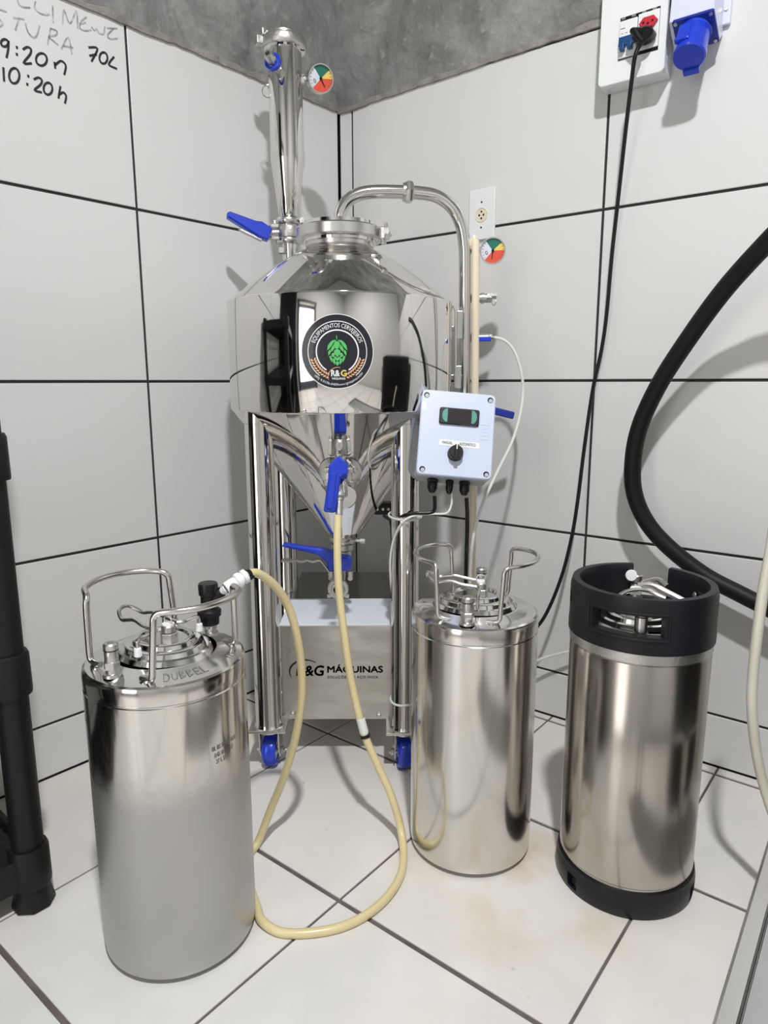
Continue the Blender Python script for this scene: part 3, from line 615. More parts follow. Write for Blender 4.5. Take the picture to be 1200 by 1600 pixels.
mb.cyl((0.0345, -0.726, PZ+0.02), (0.0345, -0.726, PZ+0.044), 0.0075, 16)
part('valve_body', mb, M['castst'], fv)
mb = MB()
mb.tube([(0.0345, -0.741, PZ), (0.0350, -0.755, PZ-0.001), (0.0360, -0.768, PZ-0.007), (0.0372, -0.777, PZ-0.018), (0.0378, -0.7805, PZ-0.032)], 0.0165, 24)
mb.lathe([(0, -0.004), (0.022, -0.004), (0.0245, 0), (0.022, 0.0045), (0, 0.0045)], frame((0.0478, -0.772, PZ-0.034), (0.25,-0.95,0.1)), 28)
part('outlet_elbow', mb, M['pipe'], fv)
mb = MB(); mb.lathe([(0, 0), (0.0150, 0), (0.0150, 0.006), (0.009, 0.009), (0.009, 0.014), (0.0072, 0.015), (0.0072, 0.042), (0,0.042)], frame((0.0378, -0.7815, PZ-0.026), (0, -0.35, -0.94)), 20)
part('hose_barb', mb, M['castst'], fv)
# blue lever: pointed head, long tapering grip
def xz_prism(mb, pts, y, th, bev=0.002, tilt=None):
    """outline given as (x, z), front face at y, thickness th away from the room"""
    P = [(x, z) for x, z in pts]
    m = Matrix(((1,0,0,0),(0,0,-1,y+th),(0,1,0,0),(0,0,0,1)))
    if tilt is not None: m = tilt @ m
    mb.prism(P, th, m, bev)
mb = MB()
xz_prism(mb, [(0.0090,0.6165),(0.0120,0.6130),(0.0280,0.6115),(0.0315,0.6140),(0.0425,0.6785),(0.0560,0.6880),(0.0560,0.7030),(0.0380,0.7205),(0.0205,0.7035),(0.0190,0.6800)], -0.806, 0.013, 0.0028)
xz_prism(mb, [(0.0145,0.6220),(0.0275,0.6200),(0.0360,0.6900),(0.0215,0.6905)], -0.8105, 0.006, 0.002)
xz_prism(mb, [(0.0235,0.6760),(0.0540,0.6760),(0.0550,0.7010),(0.0380,0.7160),(0.0225,0.7010)], -0.794, 0.046, 0.003)
part('lever_handle', mb, M['blue'], fv, 'blue plastic lever')
# bottom dump valve
bx, by = 0.0270, -0.53
mb = MB(); mb.cyl((AX.x, by, 0.517), (bx, by, 0.478), 0.0185, 32); dv_ = part('dump_port', mb, M['pipe'], ft)
mb = MB(); tri_clamp(mb, (bx, by, 0.4965), (0,0,1), 0.0262, (0.9, -0.35, 0)); mb.cyl((bx+0.028, by-0.012, 0.497), (bx+0.052, by-0.018, 0.497), 0.0042, 8); mb.cyl((bx+0.043, by-0.016, 0.497), (bx+0.054, by-0.0185, 0.497), 0.0062, 6)
part('clamp', mb, M['castst'], dv_)
mb = MB(); mb.lathe([(0.016, 0.473), (0.0262, 0.4735), (0.0262, 0.486), (0.016, 0.487)], Matrix.Translation((bx, by, 0)), 32)
mb.lathe([(0.0, 0.424), (0.0215, 0.425), (0.0215, 0.470), (0.016, 0.472), (0, 0.473)], Matrix.Translation((bx, by, 0)), 32)
for k in (-1, 1): mb.cyl((bx+k*0.0225-0.004, by-0.016, 0.412), (bx+k*0.0225-0.004, by-0.016, 0.424), 0.0062, 6); mb.cyl((bx+k*0.0225-0.004, by-0.02, 0.4075), (bx+k*0.0225-0.004, by-0.01, 0.4075), 0.0058, 12)
part('valve_body', mb, M['castst'], dv_)
mb = MB()
xz_prism(mb, [(-0.110,0.4850),(-0.060,0.4740),(-0.028,0.4660),(-0.008,0.4480),(-0.004,0.4290),(0.004,0.4265),(0.040,0.4265),(0.0480,0.4310),(0.0490,0.4560),(0.0430,0.4640),(0.018,0.4690),(-0.020,0.4800),(-0.060,0.4850),(-0.108,0.4925)], by-0.028, 0.024, 0.003)
mb.lathe([(0, 0), (0.0135, 0.001), (0.0155, 0.003), (0.0155, 0.026), (0, 0.026)], frame((0.030, by-0.0335, 0.4455), (0,1,0)), 24)
part('lever_handle', mb, M['blue'], dv_, 'blue plastic lever')
mb = MB()
vs = []; N = 22
for i in range(N+1):
    t = i/N; x = -0.113 + t*0.110; z = 0.4505 + 0.0016*sin(t*26)*(1 if t > 0.25 else 0.3) + (0 if t < 0.82 else -(t-0.82)**1.4*0.30)
    for dy, dz in ((-0.026, 0.0022), (-0.026, -0.0022), (-0.006, -0.0022), (-0.006, 0.0022)): vs.append((x, by+dy, z+dz))
fs = [(i*4+k, i*4+(k+1) % 4, (i+1)*4+(k+1) % 4, (i+1)*4+k) for i in range(N) for k in range(4)] + [(3,2,1,0), tuple(N*4+k for k in range(4))]
mb.add(vs, fs, False); part('trigger_plate', mb, M['castst'], dv_, 'wavy steel trigger under the lever')
mb = MB(); mb.tube([(bx-0.006, by, 0.425), (bx-0.007, by-0.001, 0.408), (bx-0.008, by-0.006, 0.395), (bx-0.009, by-0.016, 0.388), (bx-0.009, by-0.030, 0.3868)], 0.0140, 24, cap=False)
mb.lathe([(0.0105, 0.0), (0.0105, -0.008), (0.0150, -0.009), (0.0165, -0.006), (0.0225, -0.006), (0.0245, -0.002), (0.0245, 0.004), (0.015, 0.006)], frame((bx-0.009, by-0.034, 0.3868), (0,1,0)), 32)
mb.lathe([(0, 0.010), (0.0105, 0.010)], frame((bx-0.009, by-0.034, 0.3868), (0,1,0)), 24)
for k in (-1, 1): mb.box((bx-0.009+k*0.0205, by-0.033, 0.3700), (0.010, 0.011, 0.008), None, 0.001)
part('outlet_elbow', mb, M['castst'], dv_)
mb = MB().lathe([(0, 0.0), (0.0104, 0.0)], frame((bx-0.009, by-0.0345, 0.3868), (0,1,0)), 24); part('outlet_bore', mb, M['black'], dv_, 'dark open bore')

# ---- dosing column
tx, ty = -0.0885, -0.45
XF = Matrix.Translation((-0.0988, -0.37, -0.0416)) @ Matrix.Scale(1.0485, 4) @ Matrix.Translation((0.0885, 0.45, 0))
tw_b = MB(); tw_b.lathe([(0.0205, 1.222), (0.0225, 1.226), (0.0365, 1.338), (0.0367, 1.342), (0.0367, 1.560), (0.0440, 1.562), (0.0445, 1.567)], Matrix.Translation((tx, ty, 0)), 48)
col_ = part('dosing_column', tw_b, M['mirror'], ft)
mb = MB().lathe([(0.037, 1.5625), (0.0480, 1.562), (0.0500, 1.565), (0.0500, 1.580), (0.0480, 1.583), (0.044, 1.5835)], Matrix.Translation((tx-0.002, ty, 0)), 48)
mb.box((0.050, 0, 1.5725), (0.022, 0.02, 0.017), Matrix.Translation((tx-0.002, ty, 0)) @ Matrix.Rotation(radians(205), 4, 'Z'), 0.002)
mb.box((0.0465, 0, 1.587), (0.012, 0.014, 0.014), Matrix.Translation((tx-0.002, ty, 0)) @ Matrix.Rotation(radians(215), 4, 'Z'), 0.002)
part('clamp', mb, M['castst'], col_)
mb = MB().lathe([(0.044, 1.583), (0.0435, 1.5885), (0.012, 1.590), (0.012, 1.597), (0, 1.598)], Matrix.Translation((tx-0.002, ty, 0)), 48); part('column_cap', mb, M['clamp'], col_)
mb = MB(); tri_clamp(mb, (tx-0.001, ty, 1.2135), (0,0,1), 0.0290, (0.9, -0.1, 0), 0.012); tri_clamp(mb, (tx-0.001, ty, 1.172), (0,0,1), 0.0275, (0.9, -0.3, 0), 0.011)
mb.cyl((tx-0.001, ty, 1.165), (tx-0.001, ty, 1.22), 0.0195, 32); part('column_clamps', mb, M['clamp'], col_)
mb = MB(); mb.lathe([(0.019, 1.178), (0.0262, 1.1785), (0.0270, 1.183), (0.0270, 1.196), (0.0262, 1.201), (0.019, 1.2015)], Matrix.Translation((tx, ty, 0)), 32)
mb.cyl((tx-0.020, ty-0.008, 1.189), (tx-0.047, ty-0.016, 1.186), 0.0085, 16)
for k in (-1, 1): mb.box((tx-0.030, ty-0.012, 1.189+k*0.013), (0.018, 0.014, 0.007), None, 0.001); hexbolt(mb, (tx-0.040, ty-0.015, 1.189+k*0.013), (-1,-0.2,0), 0.0048, 0.007)
part('butterfly_valve', mb, M['castst'], col_)
mb = MB(); mm = Matrix.Translation((-0.128, -0.475, 0))
m3 = frame((-0.133, -0.478, 1.180), (0.35, -0.93, 0.1), (-0.92, -0.3, 0.42))
mb.prism([(-0.004, -0.016), (0.022, -0.019), (0.034, -0.014), (0.092, -0.006), (0.096, 0.000), (0.093, 0.008), (0.030, 0.014), (0.018, 0.016), (-0.004, 0.013)], 0.020, m3 @ Matrix.Translation((0,0,-0.010)), 0.003)
part('lever_handle', mb, M['blue'], col_, 'blue plastic lever')
mb = MB(); mb.prism([(0.010, 0.0), (0.060, 0.001), (0.064, 0.004), (0.058, 0.007), (0.010, 0.006)], 0.010, m3 @ Matrix.Translation((-0.002, 0.014, -0.005)), 0.001); part('trigger_plate', mb, M['castst'], col_)
mb = MB(); mb.cyl((tx, ty, 1.166), (tx+0.001, ty, 1.06), 0.0170, 24); mb.box((tx-0.016, ty-0.012, 1.150), (0.014, 0.014, 0.016), None, 0.002); part('column_foot_pipe', mb, M['pipe'], col_)
# relief valve that points at the room, on the column
mb = MB(); p0 = V(tx-0.004, ty-0.030, 1.502); p1 = V(tx-0.0225, ty-0.098, 1.517); ax = (p1-p0).normalized()
mb.cyl(p0, p0+ax*0.022, 0.0105, 6); mb.cyl(p0+ax*0.020, p0+ax*0.050, 0.0085, 20); mb.cyl(p0+ax*0.048, p0+ax*0.058, 0.0115, 6, bev=0.001)
mb.lathe([(0.0048, 0.016), (0.0085, 0.016), (0.0100, 0.012), (0.0100, 0), (0, 0)], frame(p0+ax*0.056, ax), 20)
part('relief_valve', mb, M['castst'], col_)
mb = MB(); mb.lathe([(0.0115, 0), (0.0175, 0), (0.0175, 0.008), (0.0115, 0.008)], frame(p0+ax*0.040, ax), 24); part('valve_collar', mb, M['blue'], col_, 'blue ring round the relief valve')
mb = MB(); mb.tube(ring_pts((-0.1275, ty-0.005, 1.480), 0.0115, (0.3, -1, 0), 24), 0.0011, 6, closed=True); mb.cyl((-0.118, ty-0.003, 1.495), (-0.128, ty-0.005, 1.491), 0.006, 12)
part('pull_ring', mb, M['wire'], col_)
# pressure gauges
def gauge(parent, c, ax, r, stem_to, needle, rot0=0.0):
    c = Vector(c); m = frame(c, ax, (1,0,0))
    if (m.to_3x3() @ Vector((0,1,0))).z < 0: m = m @ Matrix.Rotation(pi, 4, 'Z')
    mb = MB().lathe([(0, -0.020), (r*0.9, -0.020), (r, -0.016), (r, 0.002), (r*0.985, 0.004), (r*0.90, 0.004), (r*0.89, 0.0005), (0, 0.0005)], m, 48)
    st = Vector(stem_to); bc = m @ Vector((0,0,-0.010)); dd = (st-bc).normalized(); mb.cyl(bc + dd*r*0.8, st, 0.0065, 16); mb.cyl(bc+dd*(r+0.004), bc+dd*(r+0.014), 0.0095, 6)
    g = part('pressure_gauge', mb, M['clamp'], parent)
    R_ = r*0.885
    def sector(name, a0, a1, mt, z):
        mb = MB(); n = max(3, int(abs(a1-a0)/8)); vs = [(0,0,z)] + [(R_*cos(radians(a0+(a1-a0)*k/n)), R_*sin(radians(a0+(a1-a0)*k/n)), z) for k in range(n+1)]
        mb.add(vs, [(0, k+1, k+2) for k in range(n)], False, m); return mb
    o_ = []
    for nm, a0, a1, mt in (('dial_green', 45, 130, 'ggreen'), ('dial_yellow', 5, 45, 'gyellow'), ('dial_red', -130, 5, 'gred'), ('dial_white', 130, 230, 'gwhite')):
        o_.append(part(nm, sector(nm, a0+rot0, a1+rot0, mt, 0.001), M[mt], g) if parent is ft else part(nm, sector(nm, a0+rot0, a1+rot0, mt, 0.001), M[mt], parent))
    mb = MB(); mb.prism([(-0.0012, -R_*0.15), (0.0012, -R_*0.15), (0.0006, R_*0.72), (-0.0006, R_*0.72)], 0.0006, m @ Matrix.Translation((0,0,0.0022)) @ Matrix.Rotation(radians(needle-90), 4, 'Z'))
    mb.lathe([(0.003, 0.0014), (0.003, 0.0032), (0, 0.0034)], m, 16)
    part('needle', mb, M['black'], g if parent is ft else parent)
    mb = MB()
    for k in range(17):
        a = radians(-40 + 260*k/16); 
        mb.prism([(R_*0.80, -0.0003), (R_*0.95, -0.0003), (R_*0.95, 0.0003), (R_*0.80, 0.0003)], 0.0002, m @ Matrix.Rotation(a, 4, 'Z') @ Matrix.Translation((0,0,0.0012)))
    vs, fs = text2d('0', r*0.42); mb.add([(v[0]-r*0.5, v[1], 0.0014) for v in vs], fs, False, m @ Matrix.Rotation(radians(20), 4, 'Z'))
    part('dial_marks', mb, M['ink'], g if parent is ft else parent)
gauge(col_, (-0.0105, ty-0.012, 1.503), (0.33, -0.90, -0.28), 0.0285, (tx+0.034, ty, 1.507), -62, -6)
XF = None
# ---- blow-off pipe: lid to the right, then down beside the tank
BP = V(0.3085, -0.49, 0)
mb = MB(); arc = [(0.031, -0.530, 1.190), (0.0325, -0.5305, 1.212), (0.046, -0.530, 1.236), (0.071, -0.528, 1.2515), (0.105, -0.526, 1.2575), (0.150, -0.522, 1.2585), (0.200, -0.516, 1.2580), (0.243, -0.508, 1.2520), (0.276, -0.500, 1.2300), (0.296, -0.494, 1.1950), (0.3045, -0.491, 1.150), (0.3065, -0.49, 1.100)]
mb.tube(arc + [(0.3085, -0.49, 1.0), (0.3100, -0.49, 0.90), (0.3110, -0.49, 0.80), (0.3115, -0.49, 0.70)], 0.0138, 20, smoothing=5)
bo = part('blow_off_pipe', mb, M['pipe'], ft)
mb = MB(); m = frame((0.1795, -0.518, 1.2585), (1, 0.1, 0)); mb.lathe([(0.0127, -0.010), (0.0195, -0.009), (0.0225, -0.005), (0.0235, 0), (0.0225, 0.005), (0.0195, 0.009), (0.0127, 0.010)], m, 6)
mb.lathe([(0.0127, -0.014), (0.019, -0.013), (0.019, -0.007), (0.0127, -0.007)], m, 24)
part('pipe_union', mb, M['clamp'], bo)
for z in (1.150, 1.0438, 0.957, 0.80):
    mb = MB(); mb.cyl((0.3095, -0.487, z), (0.3300, -0.478, z), 0.0075, 16); mb.cyl((0.322, -0.482, z), (0.329, -0.479, z), 0.010, 6); part('pipe_tee', mb, M['castst'], bo)
gauge(bo, (0.3660, -0.500, 1.1420), (-0.16, -0.98, -0.1), 0.0285, (0.3290, -0.478, 1.148), -95, -2)
mb = MB(); z = 1.0438; mb.cyl((0.328, -0.478, z), (0.358, -0.480, z), 0.0100, 20); mb.cyl((0.345, -0.479, z), (0.352, -0.479, z), 0.0120, 20); mb.cyl((0.352, -0.48, z), (0.358, -0.48, z), 0.006, 12)
mb.cyl((0.358, -0.48, z), (0.368, -0.48, z), 0.0112, 6); mb.cyl((0.368, -0.48, z+0.004), (0.380, -0.48, z+0.004), 0.0065, 6)
part('safety_valve', mb, M['castst'], bo)
mb = MB(); mb.tube(ring_pts((0.3745, -0.482, z-0.006), 0.0100, (1, 0.35, 0), 20), 0.0011, 6, closed=True); part('pull_ring', mb, M['wire'], bo)
mb = MB(); z = 0.957; mb.cyl((0.328, -0.478, z), (0.362, -0.480, z), 0.0085, 16); mb.cyl((0.362, -0.480, z), (0.372, -0.483, z), 0.0078, 6); mb.cyl((0.370, -0.485, z), (0.386, -0.492, z-0.001), 0.0042, 10); part('sample_valve', mb, M['castst'], bo)
mb = MB(); mb.box((0.353, -0.494, z-0.004), (0.030, 0.010, 0.011), None, 0.002); part('lever_handle', mb, M['blue'], bo, 'small blue valve grip')
mb = MB(); mb.box((0, 0, 0), (0.050, 0.012, 0.017), frame((0.400, -0.50, 0.7870), (0, -1, 0), (0.97, 0, -0.24)) @ Matrix.Rotation(pi/2, 4, 'X'), 0.003); mb.cyl((0.352, -0.492, 0.80), (0.372, -0.494, 0.799), 0.009, 12); mb.cyl((0.330, -0.478, 0.80), (0.354, -0.492, 0.80), 0.0085, 16)
part('lever_handle', mb, M['darkblue'], bo, 'dark blue valve grip behind the control box')
# bracket that ties the pipe to the tank side
mb = MB()
mb.tube([(0.268, -0.515, 1.012), (0.272, -0.525, 1.020), (0.279, -0.530, 1.020), (0.2835, -0.530, 1.010), (0.2845, -0.530, 0.95), (0.2850, -0.530, 0.845)], 0.0030, 8)
mb.box((0.2935, -0.522, 0.982), (0.0125, 0.006, 0.060), None, 0.001); mb.box((0.2920, -0.522, 0.868), (0.0140, 0.006, 0.050), None, 0.001)
mb.box((0.270, -0.50, 0.975), (0.055, 0.010, 0.012), None, 0.001); mb.box((0.270, -0.50, 0.868), (0.065, 0.010, 0.012), None, 0.001)
part('pipe_bracket', mb, M['clamp'], ft)
# ---- sticker on the cylinder
SA = -0.06647 ; SZ = 0.9140; SR = 0.0688
camdir = atan2(-2.1 - AX.y, 0.1247 - AX.x)
SA0 = camdir - 0.030
def on_tank(x, y, k): a = SA0 + x/TR; r = TR + 0.0003 + 0.00022*k; return V(AX.x + r*cos(a), AX.y + r*sin(a), SZ + y)
def disc(mb, r0, r1, k, n=64, a0=0, a1=360, sx=1, cx=0, cy=0):
    rings = 6 if r0 <= 0 else 2; vs = []; fs = []
    for i in range(rings+1):
        r = r0 + (r1-r0)*i/rings
        for j in range(n+1): a = radians(a0+(a1-a0)*j/n); vs.append(on_tank(cx + r*cos(a)*sx, cy + r*sin(a), k))
    for i in range(rings):
        for j in range(n): fs.append((i*(n+1)+j, i*(n+1)+j+1, (i+1)*(n+1)+j+1, (i+1)*(n+1)+j))
    mb.add(vs, fs, False)
def arc_text(mb, s, size, r, mid, k, top=True, bold=0.0, span=None, spacing=1.0):
    vs, fs = text2d(s, size, 'CENTER', bold, spacing); x0 = min(v[0] for v in vs); x1 = max(v[0] for v in vs)
    kk = (radians(span)*r/(x1-x0)) if span else 1
    out = []
    for x, y in vs:
        x = (x-(x0+x1)/2)*kk
        if top: a = radians(mid) - x/r; q = r + y
        else: a = radians(mid) + x/r; q = r - y
        out.append(on_tank(q*cos(a), q*sin(a), k))
    mb.add(out, fs, False)
mb = MB(); disc(mb, 0, SR, 0); st = part('round_sticker', mb, M['sblack'], ft, 'black round sticker with a green hop cone')
mb = MB(); disc(mb, SR-0.0012, SR, 1); disc(mb, 0.0548, 0.0563, 1, a0=-52, a1=232); disc(mb, 0.0383, 0.0408, 1, a0=-58, a1=238); part('sticker_rings', mb, M['swhite'], st)
mb = MB(); arc_text(mb, 'EQUIPAMENTOS CERVEJEIROS', 0.0112, 0.0478, 90, 1, True, 0.0, 138)
part('sticker_lettering', mb, M['swhite'], st); mb = MB()
arc_text(mb, '(49) 9.9176-0409', 0.0062, 0.0608, 248, 1, False, 0.0001, 46); arc_text(mb, 'www.rgmaquinas.ind.br', 0.0062, 0.0608, 296, 1, False, 0.0001, 50)
part('sticker_lettering', mb, M['swhite'], st)
def poly(mb, pts, k): mb.add([on_tank(x, y, k) for x, y in pts], [tuple(range(len(pts)))], False)
mb = MB(); u = 0.0001166  # one unit of the traced badge
def hop(pts): poly(mb, [((x-575)*u, (625-y)*u) for x, y in pts], 1)
hop([(560,370),(572,370),(577,430),(565,430)])
hop([(570,460),(600,468),(620,500),(605,555),(572,597),(540,560),(522,500),(545,468)])
for s in (1, -1):
    f = lambda P_: hop([(575+s*(x-575), y) for x, y in P_][::s])
    f([(585,440),(640,443),(690,475),(655,488),(610,470)]); f([(632,487),(690,480),(725,530),(738,605),(700,575),(655,520)])
    f([(625,510),(655,540),(680,590),(665,628),(630,590),(612,565)]); f([(690,590),(722,625),(718,690),(690,655),(675,620)])
    f([(612,650),(640,640),(665,660),(672,690),(645,712),(622,700)]); f([(680,690),(705,695),(690,750),(658,795),(655,740)])
    f([(615,745),(645,725),(652,760),(640,800),(615,830),(608,780)])
hop([(575,590),(600,590),(628,612),(620,660),(575,712),(530,660),(522,612),(548,588)]); hop([(522,705),(545,700),(575,725),(605,700),(628,705),(622,740),(575,772),(530,740)]); hop([(575,775),(605,790),(600,820),(575,845),(548,820),(545,790)])
part('hop_print', mb, M['sgreen'], st)
mb = MB()
for s in (1, -1):
    for k in range(9):
        a = radians(-90 + s*(22 + 6.3*k)) ; r = 0.0478
        for q in (-1, 1):
            c_ = V(cos(a), sin(a), 0)*(r+q*0.0031); t_ = V(-sin(a), cos(a), 0)*s; nn = V(cos(a), sin(a), 0)*q; dd = (t_*0.8 + nn*0.6).normalized(); pp = V(-dd.y, dd.x, 0)
            poly(mb, [tuple((c_ + dd*i + pp*j).xy) for i, j in ((-0.0034,0),(-0.001,0.0014),(0.002,0.0012),(0.0038,0),(0.002,-0.0012),(-0.001,-0.0014))], 1)
disc(mb, 0.0178, 0.0188, 4, 30, 75, 195, cx=0.0003, cy=-0.0470)
part('wheat_print', mb, M['sorange'], st)
mb = MB(); disc(mb, 0, 0.0172, 2, 40, -10, 190, cx=0.0, cy=-0.0490); part('badge_ground', mb, M['sblack'], st)
def sticker_text(nm, s, size, cx, cy, fit, mt, bold):
    vs, fs = text2d(s, size, 'CENTER', bold); x0 = min(v[0] for v in vs); x1 = max(v[0] for v in vs); mb = MB(); k = fit/(x1-x0)
    mb.add([on_tank(cx+(v[0]-(x0+x1)/2)*k, cy+v[1], 5) for v in vs], fs, False); part(nm, mb, M[mt], st)
sticker_text('badge_letters', 'R&', 0.0158, -0.0040, -0.0402, 0.0165, 'swhite', 0.0006)
sticker_text('badge_letters', 'G', 0.0158, 0.0115, -0.0402, 0.0110, 'syellow', 0.0006)
sticker_text('badge_letters', 'MÁQUINAS', 0.0054, 0.002, -0.0497, 0.0250, 'swhite', 0.0002)
# ---- control box hung on the right front leg
cbm = Matrix((CB['r'], CB['u'], CB['n'])).transposed().to_4x4(); cbm.translation = V(*CB['o'])
Wb, Hb = 0.1487, 0.1741
def rrect(x0, y0, x1, y1, r, n=5):
    o = []
    for cx, cy, a in ((x1-r, y0+r, -90), (x1-r, y1-r, 0), (x0+r, y1-r, 90), (x0+r, y0+r, 180)):
        for k in range(n+1): t = radians(a + 90*k/n); o.append((cx+r*cos(t), cy+r*sin(t)))
    return o
mb = MB(); mb.prism(rrect(0.0015, 0.0015, Wb-0.0015, Hb-0.0015, 0.008), 0.058, cbm @ Matrix.Translation((0,0,-0.075)), 0.001)
cb = part('control_box', mb, M['boxgreyd'], ft, 'grey plastic control box hung on the right front leg', sharp=25)
mb = MB(); mb.prism(rrect(0, 0, Wb, Hb, 0.009), 0.019, cbm @ Matrix.Translation((0,0,-0.019)), 0.002); part('box_lid', mb, M['boxgrey'], cb, sharp=25)
for x, y in ((0.0100,0.1625),(Wb-0.0110,0.1625),(0.0115,0.0105),(Wb-0.0110,0.0105)): part('screw_recess', MB().lathe([(0, 0.0004), (0.0058, 0.0004)], cbm @ Matrix.Translation((x, y, 0)), 20), M['black'], cb)
for x, y in ((0.0100,0.1615),(Wb-0.0110,0.1615),(0.0115,0.0095),(Wb-0.0110,0.0095)):
    mb = MB(); mb.lathe([(0.0040, 0.0004), (0.0040, 0.0014), (0, 0.0016)], cbm @ Matrix.Translation((x+0.0006, y-0.0006, 0)), 14); part('lid_screw', mb, M['boxgreyd'], cb)
mb = MB(); mb.prism(rrect(0.0375, 0.1050, 0.1170, 0.1385, 0.0045), 0.006, cbm, 0.0015); part('display_bezel', mb, M['black'], cb)
mb = MB(); mb.prism(rrect(0.0545, 0.1085, 0.1010, 0.1355, 0.002), 0.0008, cbm @ Matrix.Translation((0,0,0.006))); part('display_window', mb, M['glass'], cb)
for s in (0, 1):
    mb = MB()
    P_ = [(0.0535, 0.1085), (0.0535, 0.1355), (0.0485, 0.1350), (0.0440, 0.1290), (0.0430, 0.1220), (0.0440, 0.1150), (0.0485, 0.1090)]
    if s: P_ = [(0.1550-x, y) for x, y in P_][::-1]
    mb.prism(P_[::-1], 0.0008, cbm @ Matrix.Translation((0,0,0.006))); part('display_keypad', mb, M['teal'], cb)
mb = MB(); mb.prism(rrect(0.0405, 0.0625, 0.1195, 0.0745, 0.001, 2), 0.0004, cbm @ Matrix.Rotation(radians(-1), 4, 'Z')); part('paper_label', mb, M['paper'], cb)
vs, fs = text2d('MANUAL', 0.0082, 'CENTER', 0.0002); mb = MB(); vs2, fs2 = text2d('AUTOMÁTICO', 0.0082, 'CENTER', 0.0002)
mb.add([(0.0570+v[0]*0.62, 0.0675+v[1], 0.0006) for v in vs], fs, False, cbm); mb.add([(0.0975+v[0]*0.60, 0.0670+v[1], 0.0006) for v in vs2], fs2, False, cbm)
part('label_print', mb, M['ink2'], cb)
mb = MB(); mb.prism(rrect(0.002, 0.131, 0.0105, 0.147, 0.0005, 1), 0.0003, cbm); part('small_label', mb, M['paper'], cb)
mb = MB()
for r_ in ((0.1225,0.080,0.1390,0.110),):
    x0,y0,x1,y1 = r_
    for a_, b_ in (((x0,y0),(x1,y0)),((x1,y0),(x1,y1)),((x1,y1),(x0,y1)),((x0,y1),(x0,y0)),((x0+0.003,y0+0.008),(x1-0.003,y0+0.008)),((x0+0.003,y0+0.015),(x1-0.003,y0+0.015)),((x0+0.003,y0+0.022),(x1-0.003,y0+0.022))):
        mb.tube([cbm @ V(a_[0],a_[1],0.0001), cbm @ V(b_[0],b_[1],0.0001)], 0.0005, 6)
part('embossed_mark', mb, M['boxgrey'], cb)
kx, ky = 0.0742, 0.0465
mb = MB(); m = cbm @ Matrix.Translation((kx, ky, 0)); mb.lathe([(0.0155, 0), (0.0155, 0.004), (0.0142, 0.006), (0.0138, 0.017), (0.0125, 0.0185), (0, 0.0185)], m, 32); mb.box((0, 0, 0.021), (0.0075, 0.027, 0.008), m, 0.0015); kn = part('rotary_switch', mb, M['black'], cb)
mb = MB(); mb.box((0, 0.0085, 0.0253), (0.0020, 0.010, 0.0008), m); part('pointer_mark', mb, M['swhite'], cb)
for x, r_ in ((0.0370, 0.0112), (0.0715, 0.0082), (0.1020, 0.0112)):
    gd = V(*CB['u'])*-1; p0 = cbm @ V(x, 0.001, -0.040)
    mb = MB(); mb.cyl(p0, p0+gd*0.007, r_, 6); mb.lathe([(r_*0.86, 0.007), (r_*0.92, 0.009), (r_*0.92, 0.019), (r_*0.6, 0.026), (r_*0.45, 0.028), (0, 0.028)], frame(p0, gd), 20); part('cable_gland', mb, M['black'], cb)
mb = MB(); mb.box((Wb*0.45, Hb*0.5, -0.088), (0.05, 0.12, 0.028), cbm, 0.002); part('mounting_bracket', mb, M['clamp'], cb)

